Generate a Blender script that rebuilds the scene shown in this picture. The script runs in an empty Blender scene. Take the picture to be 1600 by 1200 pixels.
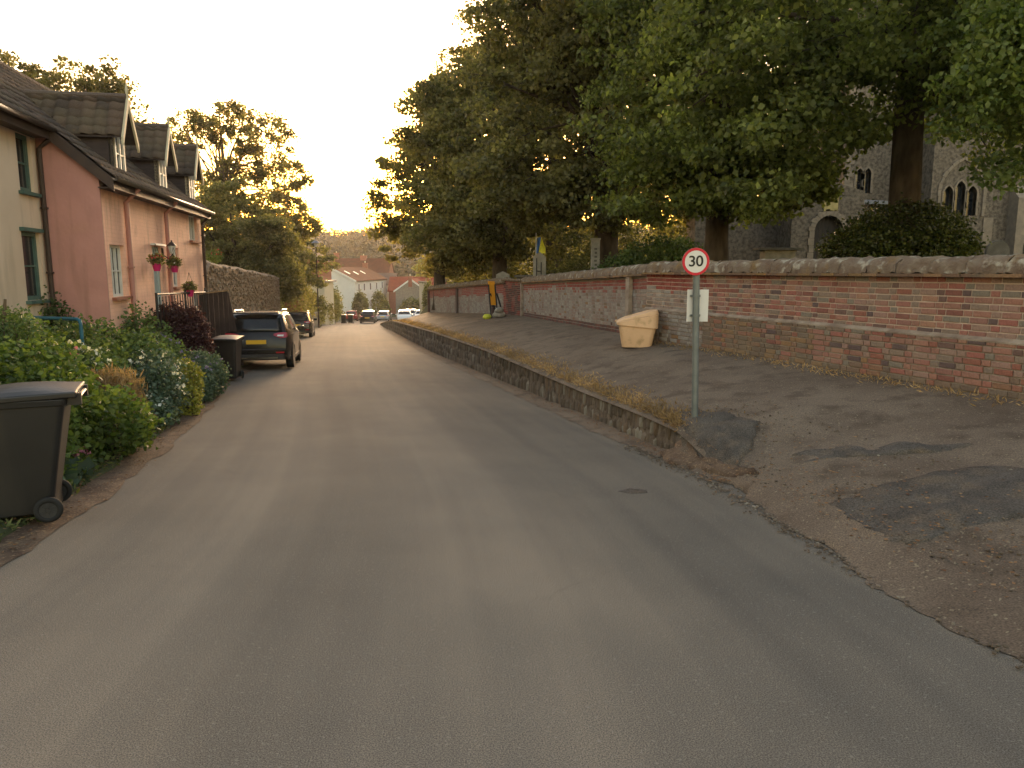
import bpy, bmesh, math, random
import numpy as np
from mathutils import Matrix, Vector, noise
S = bpy.context.scene
C = S.collection
R = math.radians
random.seed(7)
rng = np.random.default_rng(7)

# ------------------------------------------------------------------ camera, sky, sun, exposure
cam = bpy.data.objects.new('camera', bpy.data.cameras.new('camera'))
C.objects.link(cam)
cam.location = (0, 0, 1.7)
cam.rotation_euler = (R(90 - 8.65), 0, 0)
cam.data.sensor_width = 36
cam.data.lens = 36 * 1164 / 1600
cam.data.clip_end = 3000
S.camera = cam

SUN_EL, SUN_AZ = 4.5, -6.0          # low sun ahead, a little left of the view axis
w = bpy.data.worlds.new('World'); S.world = w; w.use_nodes = True
nt = w.node_tree; nt.nodes.clear()
sky = nt.nodes.new('ShaderNodeTexSky'); sky.sky_type = 'NISHITA'; sky.sun_disc = False
sky.sun_elevation = R(SUN_EL); sky.sun_rotation = R(SUN_AZ)
sky.air_density = 1.35; sky.dust_density = 1.5; sky.ozone_density = 0.6
wm = nt.nodes.new('ShaderNodeMix'); wm.data_type = 'RGBA'; wm.blend_type = 'MULTIPLY'
wm.inputs[0].default_value = 1; wm.inputs[7].default_value = (1.0, 0.915, 0.97, 1)   # warm white balance of the picture
bg = nt.nodes.new('ShaderNodeBackground'); bg.inputs[1].default_value = 0.15
wo = nt.nodes.new('ShaderNodeOutputWorld')
nt.links.new(sky.outputs[0], wm.inputs[6]); nt.links.new(wm.outputs[2], bg.inputs[0]); nt.links.new(bg.outputs[0], wo.inputs[0])
sl = bpy.data.lights.new('sun', 'SUN'); sl.energy = 1.5; sl.angle = R(16); sl.color = (1.0, 0.72, 0.45)
sun = bpy.data.objects.new('sun', sl); C.objects.link(sun)
sd = Vector((math.sin(R(SUN_AZ)) * math.cos(R(SUN_EL)), math.cos(R(SUN_AZ)) * math.cos(R(SUN_EL)), math.sin(R(SUN_EL))))
sun.rotation_euler = sd.to_track_quat('Z', 'Y').to_euler()
vs = S.view_settings
vs.view_transform = 'Standard'; vs.look = 'None'; vs.gamma = 1; vs.exposure = 2.78; vs.use_curve_mapping = False
S.cycles.volume_bounces = 0
S.cycles.max_bounces = 6
S.cycles.volume_step_rate = 4

# ------------------------------------------------------------------ materials
def mat(name, c1, c2=None, scale=6.0, rough=0.85, bump=0.0, bscale=None, metal=0.0, spec=0.3, detail=6, coord='Object', stretch=None, trans=0.0, lo=.35, hi=.65, emit=None):
    m = bpy.data.materials.new(name); m.use_nodes = True
    n = m.node_tree.nodes; l = m.node_tree.links
    b = n['Principled BSDF']
    b.inputs['Roughness'].default_value = rough; b.inputs['Metallic'].default_value = metal
    b.inputs['Specular IOR Level'].default_value = spec
    if c2 is None: c2 = tuple(v * .8 for v in c1)
    if coord == 'World': src = n.new('ShaderNodeNewGeometry').outputs['Position']
    else: src = n.new('ShaderNodeTexCoord').outputs[coord]
    if stretch:
        mp = n.new('ShaderNodeMapping'); mp.inputs['Scale'].default_value = stretch
        l.new(src, mp.inputs[0]); src = mp.outputs[0]
    t = n.new('ShaderNodeTexNoise'); t.inputs['Scale'].default_value = scale; t.inputs['Detail'].default_value = detail
    l.new(src, t.inputs['Vector'])
    r = n.new('ShaderNodeValToRGB'); r.color_ramp.elements[0].position = lo; r.color_ramp.elements[1].position = hi
    r.color_ramp.elements[0].color = (*c1, 1); r.color_ramp.elements[1].color = (*c2, 1)
    l.new(t.outputs[0], r.inputs[0]); l.new(r.outputs[0], b.inputs['Base Color'])
    if bump:
        t2 = n.new('ShaderNodeTexNoise'); t2.inputs['Scale'].default_value = bscale or scale * 4; t2.inputs['Detail'].default_value = 4
        l.new(src, t2.inputs['Vector'])
        bp = n.new('ShaderNodeBump'); bp.inputs['Strength'].default_value = bump; bp.inputs['Distance'].default_value = .02
        l.new(t2.outputs[0], bp.inputs['Height']); l.new(bp.outputs[0], b.inputs['Normal'])
    return m

def N(m): return m.node_tree.nodes, m.node_tree.links, m.node_tree.nodes['Principled BSDF']

def mixc(m, fac, a, b, blend='MIX'):
    n, l, _ = N(m)
    x = n.new('ShaderNodeMix'); x.data_type = 'RGBA'; x.blend_type = blend
    for i, v in ((0, fac), (6, a), (7, b)):
        if hasattr(v, 'links'): l.new(v, x.inputs[i])
        elif i == 0: x.inputs[0].default_value = v
        else: x.inputs[i].default_value = (*v, 1)
    return x.outputs[2]

def noise_fac(m, scale, lo, hi, coord='Object', stretch=None, detail=5, typ='noise', loc=None):
    n, l, _ = N(m)
    if coord == 'World': src = n.new('ShaderNodeNewGeometry').outputs['Position']
    else: src = n.new('ShaderNodeTexCoord').outputs[coord]
    if stretch or loc:
        mp = n.new('ShaderNodeMapping'); mp.inputs['Scale'].default_value = stretch or (1, 1, 1)
        if loc: mp.inputs['Location'].default_value = loc
        l.new(src, mp.inputs[0]); src = mp.outputs[0]
    if typ == 'noise':
        t = n.new('ShaderNodeTexNoise'); t.inputs['Scale'].default_value = scale; t.inputs['Detail'].default_value = detail; o = t.outputs[0]
    else:
        t = n.new('ShaderNodeTexVoronoi'); t.inputs['Scale'].default_value = scale; o = t.outputs['Distance']
    l.new(src, t.inputs['Vector'])
    r = n.new('ShaderNodeMapRange'); r.inputs[1].default_value = lo; r.inputs[2].default_value = hi
    l.new(o, r.inputs[0]); return r.outputs[0]

def basecol(m):
    n, l, b = N(m)
    return b.inputs['Base Color'].links[0].from_socket

def setbase(m, s):
    n, l, b = N(m); l.new(s, b.inputs['Base Color'])

def ramp_rand(m, cols, seed=0.0):
    n, l, b = N(m)
    g = n.new('ShaderNodeNewGeometry'); oi = n.new('ShaderNodeObjectInfo')
    a = n.new('ShaderNodeMath'); a.operation = 'ADD'; l.new(g.outputs['Random Per Island'], a.inputs[0]); l.new(oi.outputs['Random'], a.inputs[1])
    f = n.new('ShaderNodeMath'); f.operation = 'FRACT'; l.new(a.outputs[0], f.inputs[0])
    r = n.new('ShaderNodeValToRGB'); r.color_ramp.interpolation = 'CONSTANT'
    e = r.color_ramp.elements; k = len(cols)
    e[0].position = 0; e[0].color = (*cols[0], 1); e[1].position = 1 / k; e[1].color = (*cols[1], 1)
    for i in range(2, k): x = e.new(i / k); x.color = (*cols[i], 1)
    l.new(f.outputs[0], r.inputs[0]); return r.outputs[0]

def leafmat(name, dark, light, tr=0.35, rough=.55):
    m = bpy.data.materials.new(name); m.use_nodes = True
    n, l, b = N(m)
    g = n.new('ShaderNodeNewGeometry')
    r = n.new('ShaderNodeValToRGB'); e = r.color_ramp.elements
    e[0].color = (*dark, 1); e[1].color = (*light, 1); e[0].position = .05; e[1].position = .95
    l.new(g.outputs['Random Per Island'], r.inputs[0])
    tc = n.new('ShaderNodeTexCoord'); t = n.new('ShaderNodeTexNoise'); t.inputs['Scale'].default_value = .7; t.inputs['Detail'].default_value = 3
    l.new(tc.outputs['Object'], t.inputs['Vector'])
    mr = n.new('ShaderNodeMapRange'); mr.inputs[1].default_value = .35; mr.inputs[2].default_value = .65; mr.inputs[3].default_value = .62; mr.inputs[4].default_value = 1.35
    l.new(t.outputs[0], mr.inputs[0])
    col = mixc(m, 1.0, r.outputs[0], mr.outputs[0], 'MULTIPLY')
    l.new(col, b.inputs['Base Color']); b.inputs['Roughness'].default_value = rough; b.inputs['Specular IOR Level'].default_value = .35
    ts = n.new('ShaderNodeBsdfTranslucent')
    c2 = mixc(m, 1.0, col, (1.5, 1.5, .7), 'MULTIPLY'); l.new(c2, ts.inputs[0])
    mx = n.new('ShaderNodeMixShader'); mx.inputs[0].default_value = tr
    l.new(b.outputs[0], mx.inputs[1]); l.new(ts.outputs[0], mx.inputs[2])
    l.new(mx.outputs[0], n['Material Output'].inputs[0])
    return m

M = {}
# road: grey-brown chippings with paler and darker bands along it (u across, v along, in metres)
m = M['road'] = mat('road', (.110, .097, .083), (.150, .132, .112), scale=1.3, rough=.95, coord='UV', bump=.35, bscale=210, spec=.15)
base = basecol(m)
n, l, b = N(m)
uvn = n.new('ShaderNodeTexCoord'); sx = n.new('ShaderNodeSeparateXYZ'); l.new(uvn.outputs['UV'], sx.inputs[0])
wn = noise_fac(m, 1.0, 0, 1, 'UV', (.5, .16, 1), 4)
ma = n.new('ShaderNodeMath'); ma.operation = 'MULTIPLY_ADD'; l.new(wn, ma.inputs[0]); ma.inputs[1].default_value = .8; ma.inputs[2].default_value = -.4
mc = n.new('ShaderNodeMath'); mc.operation = 'ADD'; l.new(sx.outputs[0], mc.inputs[0]); l.new(ma.outputs[0], mc.inputs[1])
md = n.new('ShaderNodeMath'); md.operation = 'DIVIDE'; l.new(mc.outputs[0], md.inputs[0]); md.inputs[1].default_value = 6.2
tr = n.new('ShaderNodeValToRGB'); tr.color_ramp.interpolation = 'B_SPLINE'; e = tr.color_ramp.elements
tt = [(0, .5), (.1, .42), (.20, .55), (.27, .85), (.33, .45), (.40, .3), (.50, .85), (.60, .75), (.68, .45), (.80, .15), (.92, .2), (1, .5)]
e[0].position = 0; e[0].color = (.5, .5, .5, 1); e[1].position = 1; e[1].color = (.5, .5, .5, 1)
for p_, v_ in tt[1:-1]: q_ = e.new(p_); q_.color = (v_, v_, v_, 1)
l.new(md.outputs[0], tr.inputs[0])
base = mixc(m, tr.outputs[0], mixc(m, .7, base, (.090, .084, .076)), mixc(m, .7, base, (.190, .168, .142)))
bl = noise_fac(m, .55, .38, .66, 'UV', (1, .6, 1), 8)
base = mixc(m, 1.0, base, mixc(m, bl, (.86, .87, .88), (1.12, 1.09, 1.05)), 'MULTIPLY')
vo_ = n.new('ShaderNodeTexVoronoi'); vo_.feature = 'DISTANCE_TO_EDGE'; vo_.inputs['Scale'].default_value = .55
wv = n.new('ShaderNodeTexNoise'); wv.inputs['Scale'].default_value = 1.8; wv.inputs['Detail'].default_value = 8; l.new(uvn.outputs['UV'], wv.inputs['Vector'])
wm2 = n.new('ShaderNodeMix'); wm2.data_type = 'VECTOR'; wm2.inputs[0].default_value = .35; l.new(uvn.outputs['UV'], wm2.inputs[4]); l.new(wv.outputs['Color'], wm2.inputs[5]); l.new(wm2.outputs[1], vo_.inputs['Vector'])
cr = n.new('ShaderNodeMapRange'); cr.inputs[1].default_value = .0; cr.inputs[2].default_value = .009; cr.inputs[3].default_value = 1; cr.inputs[4].default_value = 0; l.new(vo_.outputs['Distance'], cr.inputs[0])
cm = noise_fac(m, .35, .56, .64, 'UV', None, 3, loc=(9, 4, 0))
cx_ = n.new('ShaderNodeMath'); cx_.operation = 'MULTIPLY'; l.new(cr.outputs[0], cx_.inputs[0]); l.new(cm, cx_.inputs[1])
cf = n.new('ShaderNodeMath'); cf.operation = 'MULTIPLY'; l.new(cx_.outputs[0], cf.inputs[0]); cf.inputs[1].default_value = .15
base = mixc(m, cf.outputs[0], base, (.05, .045, .04))
fs = noise_fac(m, 1.0, .36, .64, 'UV', (3.6, .07, 1), 6, loc=(1, 2, 0))
base = mixc(m, 1.0, base, mixc(m, fs, (.92, .925, .93), (1.08, 1.07, 1.05)), 'MULTIPLY')
sp = noise_fac(m, 170, .32, .68, 'UV', None, 2)
base = mixc(m, .75, base, mixc(m, sp, (.35, .35, .35), (1.9, 1.85, 1.75)), 'MULTIPLY')
sp2 = noise_fac(m, 48, .62, .70, 'UV', None, 2)
base = mixc(m, mixc(m, 1.0, sp2, (.5, .5, .5), 'MULTIPLY'), base, (.24, .22, .19))
setbase(m, base)
# raised path: brown, gritty
m = M['path'] = mat('path', (.100, .074, .055), (.145, .112, .084), scale=.9, rough=.95, coord='Object', bump=.4, bscale=90)
base = basecol(m)
base = mixc(m, noise_fac(m, 3.2, .5, .68), base, (.075, .055, .04))
base = mixc(m, .6, base, mixc(m, noise_fac(m, 90, .3, .7, detail=2), (.35, .35, .35), (1.8, 1.75, 1.6)), 'MULTIPLY')
base = mixc(m, noise_fac(m, 34, .66, .74, detail=1), base, (.22, .18, .12))
setbase(m, base)
m = M['patch'] = mat('patch', (.070, .061, .053), (.10, .088, .076), scale=4, rough=1, spec=.1, bump=.9, bscale=70)
base = mixc(m, noise_fac(m, 5, .47, .68), basecol(m), (.12, .096, .072))
base = mixc(m, .6, base, mixc(m, noise_fac(m, 80, .3, .7, detail=2), (.4, .4, .4), (1.8, 1.75, 1.7)), 'MULTIPLY')
setbase(m, base)
m = M['dirt'] = mat('dirt', (.065, .040, .027), (.13, .088, .058), scale=5, rough=1, bump=.8, bscale=45)
base = mixc(m, noise_fac(m, 45, .55, .7, detail=2), basecol(m), (.20, .14, .085)); setbase(m, base)
M['litter'] = mat('litter', (.12, .055, .03), (.26, .15, .07), scale=9, rough=.9)
m = M['grass_ground'] = mat('grass_ground', (.035, .045, .018), (.075, .08, .032), scale=.5, rough=1, bump=.5, bscale=20)
BR = [(.29, .145, .105), (.25, .13, .095), (.27, .165, .13), (.24, .10, .07), (.28, .125, .095), (.20, .085, .065), (.27, .14, .105), (.14, .085, .07), (.22, .16, .12), (.30, .165, .11), (.11, .075, .07), (.24, .12, .095), (.20, .15, .115), (.26, .17, .13), (.28, .11, .085), (.19, .16, .125)]
def brickmat(name, cols, dirt=(.16, .135, .10), dlo=.45, dhi=.75):
    m = mat(name, (.2, .1, .1), (.2, .1, .1), rough=.95, bump=.5, bscale=60)
    c = ramp_rand(m, cols)
    c = mixc(m, .45, c, mixc(m, noise_fac(m, 40, .3, .7), (.55, .55, .55), (1.4, 1.4, 1.4)), 'MULTIPLY')
    n, l, b = N(m)
    # weathering in world space so it flows across the pieces
    g = n.new('ShaderNodeNewGeometry'); t = n.new('ShaderNodeTexNoise'); t.inputs['Scale'].default_value = 1.3; t.inputs['Detail'].default_value = 7; t.inputs['Roughness'].default_value = .65
    l.new(g.outputs['Position'], t.inputs['Vector'])
    r = n.new('ShaderNodeMapRange'); r.inputs[1].default_value = dlo; r.inputs[2].default_value = dhi; l.new(t.outputs[0], r.inputs[0])
    setbase(m, mixc(m, r.outputs[0], c, dirt)); return m
M['brick'] = brickmat('brick', BR, dirt=(.25, .18, .13), dlo=.55, dhi=1.0)
M['brick_old'] = brickmat('brick_old', [(.22, .12, .075), (.18, .12, .085), (.24, .14, .07), (.16, .12, .09), (.25, .11, .075), (.14, .10, .075)], dirt=(.19, .15, .10), dlo=.45, dhi=.85)
M['brick_white'] = brickmat('brick_white', [(.27, .235, .20), (.24, .205, .175), (.29, .26, .225), (.22, .18, .15), (.26, .20, .165)], dirt=(.20, .11, .085), dlo=.52, dhi=.68)
M['brick_red'] = brickmat('brick_red', [(.24, .06, .045), (.21, .055, .04), (.27, .08, .06), (.22, .07, .055)], dirt=(.22, .15, .125), dlo=.5, dhi=.75)
M['brick_dark'] = brickmat('brick_dark', [(.13, .055, .045), (.10, .05, .04), (.16, .07, .055), (.09, .055, .05)], dirt=(.13, .11, .09), dlo=.5, dhi=.75)
M['mortar'] = mat('mortar', (.50, .38, .30), (.40, .30, .235), scale=7, rough=1, bump=.6, bscale=60)
M['mortar_ledge'] = mat('mortar_ledge', (.19, .14, .105), (.33, .27, .21), scale=5, rough=1, bump=.8, bscale=50)
M['mortar_grey'] = mat('mortar_grey', (.20, .18, .155), (.26, .235, .20), scale=5, rough=1, bump=.6, bscale=50)
m = M['coping'] = mat('coping', (.12, .08, .055), (.18, .14, .10), scale=6, rough=1, bump=1.0, bscale=30, coord='World')
base = mixc(m, noise_fac(m, 7, .55, .66, 'World', detail=8), basecol(m), (.31, .28, .22))
base = mixc(m, noise_fac(m, 3.0, .55, .7, 'World', loc=(5, 3, 1)), base, (.17, .11, .05)); setbase(m, base)
m = M['flintwall'] = mat('flintwall', (.09, .065, .045), (.17, .13, .095), scale=7, rough=1, bump=1, bscale=25)
M['flint'] = brickmat('flint', [(.15, .115, .085), (.18, .14, .105), (.12, .088, .065), (.24, .21, .165), (.09, .07, .055), (.17, .115, .075), (.14, .105, .075)], dirt=(.075, .056, .036), dlo=.4, dhi=.7)
m = M['church'] = mat('church_flint', (.075, .062, .048), (.19, .16, .125), scale=6, rough=.95, bump=1, bscale=18, detail=3)
base = mixc(m, noise_fac(m, 7, .12, .38, typ='vor', stretch=(1, 1, 1.6)), (.16, .138, .11), basecol(m)); setbase(m, base)
M['dress'] = mat('dressed_stone', (.26, .215, .165), (.19, .16, .125), scale=4, rough=.9, bump=.3)
M['lead'] = mat('lead', (.12, .13, .15), (.18, .19, .21), scale=3, rough=.5)
M['darkdoor'] = mat('dark_oak', (.02, .018, .017), (.04, .034, .03), scale=5, rough=.7, stretch=(8, 8, 1))
M['darkglass'] = mat('dark_glass', (.012, .014, .018), (.03, .034, .04), scale=3, rough=.12, spec=.6)
M['plaque'] = mat('plaque', (.42, .34, .15), (.36, .29, .12), scale=4)
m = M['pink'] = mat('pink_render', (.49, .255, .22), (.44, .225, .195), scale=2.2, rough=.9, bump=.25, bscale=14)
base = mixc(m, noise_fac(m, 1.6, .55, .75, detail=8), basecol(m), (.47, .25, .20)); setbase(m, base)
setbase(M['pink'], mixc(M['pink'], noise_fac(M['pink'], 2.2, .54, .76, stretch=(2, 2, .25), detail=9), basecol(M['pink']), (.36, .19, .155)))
m = M['pinkbrick'] = mat('pink_painted_brick', (.84, .51, .385), (.78, .46, .345), scale=3, rough=.85, bump=.2, bscale=30)  # glow on the street front is put into this paint, lighter than the gable's
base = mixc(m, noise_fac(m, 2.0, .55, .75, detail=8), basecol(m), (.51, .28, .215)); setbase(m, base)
n, l, b = N(m)                      # painted brick courses as fine relief
tc = n.new('ShaderNodeTexCoord'); mp = n.new('ShaderNodeMapping'); mp.inputs['Rotation'].default_value = (R(90), 0, 0)
l.new(tc.outputs['Object'], mp.inputs[0])
bt = n.new('ShaderNodeTexBrick'); bt.inputs['Scale'].default_value = 1; bt.inputs['Brick Width'].default_value = .22; bt.inputs['Row Height'].default_value = .075; bt.inputs['Mortar Size'].default_value = .009
bt.inputs['Color1'].default_value = (1, 1, 1, 1); bt.inputs['Color2'].default_value = (.8, .8, .8, 1); bt.inputs['Mortar'].default_value = (0, 0, 0, 1)
l.new(mp.outputs[0], bt.inputs['Vector'])
bt.inputs['Color2'].default_value = (.90, .90, .90, 1); bt.inputs['Mortar'].default_value = (.78, .76, .74, 1)
setbase(m, mixc(m, .3, basecol(m), bt.outputs[0], 'MULTIPLY'))
setbase(m, mixc(m, noise_fac(m, 2.4, .56, .74, stretch=(2.2, 2.2, .28), detail=9), basecol(m), (.52, .31, .24)))
bp = n.new('ShaderNodeBump'); bp.inputs['Strength'].default_value = .9; bp.inputs['Distance'].default_value = .008; l.new(bt.outputs[0], bp.inputs['Height']); l.new(bp.outputs[0], b.inputs['Normal'])
m = M['cream'] = mat('cream_render', (.66, .54, .42), (.60, .485, .37), scale=1.6, rough=.9, bump=.25, bscale=9)
setbase(M['cream'], mixc(M['cream'], noise_fac(M['cream'], 2.2, .54, .78, stretch=(2, 2, .25), detail=9), basecol(M['cream']), (.44, .36, .27)))
M['tile'] = brickmat('tile', [(.085, .066, .055), (.10, .075, .06), (.07, .057, .05), (.115, .085, .068), (.09, .075, .06)], dirt=(.12, .10, .072), dlo=.5, dhi=.7)
M['tile_far'] = mat('tile_far', (.115, .040, .026), (.085, .032, .022), scale=1.2, rough=1, spec=.02, bump=.5, bscale=6)
M['tile_bright'] = mat('tile_bright', (.24, .055, .035), (.19, .045, .03), scale=1.5, rough=1, spec=.02)
M['tile_dark'] = mat('tile_dark', (.10, .06, .048), (.13, .08, .06), scale=1.5, rough=.9)
M['cheek'] = mat('dormer_cheek', (.035, .026, .024), (.055, .040, .036), scale=4, rough=.8, stretch=(1, 1, 6))
M['barge'] = mat('barge', (.45, .40, .27), (.52, .47, .33), scale=5, rough=.7)
M['white'] = mat('white_paint', (.70, .70, .66), (.62, .62, .58), scale=6, rough=.55)
M['paleblue'] = mat('pale_blue_paint', (.42, .50, .50), (.36, .44, .45), scale=6, rough=.6)
M['greenpaint'] = mat('green_paint', (.085, .15, .125), (.06, .11, .095), scale=6, rough=.6)
M['bluepaint'] = mat('blue_paint', (.03, .13, .18), (.025, .10, .14), scale=8, rough=.5)
M['iron'] = mat('iron', (.02, .02, .02), (.035, .032, .03), scale=9, rough=.6, metal=.2)
M['gutter'] = mat('gutter', (.09, .07, .05), (.06, .05, .04), scale=3, rough=.5)
M['pipe_dark'] = mat('pipe_dark', (.045, .03, .025), (.06, .04, .03), scale=4, rough=.6)
M['pipe_pink'] = mat('pipe_pink', (.40, .20, .17), (.35, .17, .145), scale=4, rough=.6)
M['magenta'] = mat('magenta_plastic', (.50, .02, .14), (.42, .02, .12), scale=4, rough=.5)
M['bark'] = mat('bark', (.045, .033, .024), (.095, .073, .053), scale=5, rough=1, bump=1, bscale=14, stretch=(1, 1, .35))
M['bark_pale'] = mat('bark_pale', (.09, .065, .045), (.14, .105, .07), scale=5, rough=1, bump=1, bscale=14, stretch=(1, 1, .35))
m = M['binplastic'] = mat('bin_plastic', (.009, .009, .0095), (.013, .013, .0135), scale=3, rough=.42, spec=.4, bump=.08, bscale=160)
base = mixc(m, noise_fac(m, 3, .5, .8, stretch=(1, 1, .25), detail=8), basecol(m), (.032, .028, .024)); setbase(m, base)
M['rubber'] = mat('rubber', (.012, .012, .012), (.02, .02, .019), scale=9, rough=.85)
m = M['gritbin'] = mat('grit_bin_plastic', (.66, .43, .25), (.59, .375, .21), scale=3, rough=.6, spec=.35)
base = mixc(m, noise_fac(m, 5, .56, .76, detail=9), basecol(m), (.33, .22, .10)); setbase(m, base)
M['steel'] = mat('galvanised', (.135, .15, .145), (.18, .195, .185), scale=8, rough=.5, metal=.35)
M['signred'] = mat('sign_red', (.52, .012, .035), (.47, .012, .03), scale=3, rough=.4)
M['signwhite'] = mat('sign_white', (.60, .59, .56), (.55, .54, .51), scale=5, rough=.45)
M['signblack'] = mat('sign_black', (.012, .012, .012), (.016, .016, .016), rough=.5)
M['signgrey'] = mat('sign_grey', (.12, .12, .12), (.15, .15, .15), rough=.5)
M['orange'] = mat('orange_board', (.62, .27, .02), (.55, .23, .02), scale=4, rough=.5)
M['sandbag'] = mat('sandbag', (.30, .27, .22), (.22, .19, .15), scale=6, rough=1, bump=.6)
M['hivis'] = mat('hivis', (.55, .55, .06), (.45, .48, .05), scale=6, rough=.7)
M['flagyellow'] = mat('flag_yellow', (.70, .68, .06), (.55, .55, .05), scale=5, rough=.8)
M['flagblue'] = mat('flag_blue', (.06, .16, .42), (.05, .13, .36), scale=5, rough=.8)
M['grave'] = mat('gravestone', (.33, .31, .27), (.22, .21, .185), scale=4, rough=.95, bump=.4)
M['gravedark'] = mat('gravestone_dark', (.13, .12, .105), (.09, .085, .07), scale=4, rough=.95, bump=.4)
M['carblack'] = mat('car_black', (.010, .009, .009), (.013, .012, .012), rough=.25, spec=.25)
M['carwhite'] = mat('car_white', (.62, .62, .60), (.58, .58, .56), rough=.25, spec=.5)
M['carsilver'] = mat('car_silver', (.36, .37, .38), (.32, .33, .34), rough=.25, metal=.5)
M['carred'] = mat('car_red', (.24, .03, .025), (.20, .03, .02), rough=.25)
for k in ('carblack', 'carwhite', 'carsilver', 'carred'): N(M[k])[2].inputs['Coat Weight'].default_value = .12; N(M[k])[2].inputs['Coat Roughness'].default_value = .06
M['carglass'] = mat('car_glass', (.010, .011, .012), (.014, .015, .016), rough=.08, spec=.35)
M['trim'] = mat('car_trim', (.022, .022, .022), (.03, .03, .03), rough=.6)
M['taillight'] = mat('tail_light', (.34, .008, .02), (.28, .008, .015), rough=.15, spec=.7)
M['lampclear'] = mat('lamp_clear', (.65, .65, .62), (.5, .5, .48), rough=.12, spec=.8)
M['plateyellow'] = mat('plate_yellow', (.60, .36, .02), (.55, .33, .02), rough=.4)
M['rim'] = mat('alloy', (.22, .22, .22), (.28, .28, .28), rough=.35, metal=.7)
M['chrome'] = mat('chrome', (.6, .6, .6), (.55, .55, .55), rough=.15, metal=1)
M['timber'] = mat('timber', (.030, .022, .020), (.045, .033, .030), scale=4, rough=.85, stretch=(6, 6, 1))
M['timbercap'] = mat('timber_cap', (.30, .21, .12), (.24, .17, .09), scale=5, rough=.8)
M['brown_flint'] = mat('brown_flint', (.16, .12, .085), (.24, .185, .13), scale=7, rough=1, bump=1, bscale=22)
M['stonewhite'] = mat('white_render', (.60, .59, .55), (.54, .53, .49), scale=1, rough=.85)
M['farcream'] = mat('far_cream', (.52, .46, .34), (.48, .42, .31), scale=1, rough=.85)
M['farbrick'] = mat('far_brick', (.28, .11, .07), (.22, .085, .055), scale=4, rough=.9)
M['fargrey'] = mat('far_flint', (.25, .22, .18), (.19, .165, .135), scale=4, rough=.9)
M['drygrass'] = leafmat('dry_grass', (.24, .15, .075), (.40, .28, .145), .3, .9)
M['moss'] = leafmat('weed', (.05, .07, .02), (.12, .13, .04), .3, .9)
M['leaf_lime'] = leafmat('leaf_lime', (.070, .090, .028), (.20, .23, .075), .55)
M['leaf_near'] = leafmat('leaf_near', (.06, .09, .026), (.165, .205, .065), .55, .45)
M['leaf_dark'] = leafmat('leaf_dark', (.080, .082, .036), (.20, .19, .085), .55)
M['leaf_far'] = leafmat('leaf_far', (.11, .10, .042), (.22, .195, .08), .55)
M['leaf_bush'] = leafmat('leaf_bush', (.024, .038, .009), (.085, .095, .020), .25, .35)
M['leaf_wood'] = leafmat('leaf_wood', (.036, .030, .015), (.068, .056, .026), .3)
M['leaf_garden'] = leafmat('leaf_garden', (.045, .080, .016), (.12, .165, .035), .40)
M['leaf_mid'] = leafmat('leaf_mid', (.055, .095, .03), (.12, .165, .055), .35)
M['leaf_blue'] = leafmat('leaf_blue', (.05, .085, .055), (.11, .15, .10), .3)
M['leaf_yellow'] = leafmat('leaf_yellow', (.14, .16, .03), (.26, .26, .05), .35)
M['leaf_purple'] = leafmat('leaf_purple', (.030, .012, .014), (.075, .030, .030), .25)
M['petal_white'] = leafmat('petal_white', (.50, .52, .48), (.72, .72, .68), .3)
M['petal_red'] = leafmat('petal_red', (.45, .03, .05), (.6, .06, .08), .3)
M['petal_pink'] = leafmat('petal_pink', (.42, .12, .20), (.55, .25, .32), .3)
M['petal_blue'] = leafmat('petal_blue', (.14, .13, .30), (.24, .22, .42), .3)

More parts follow.
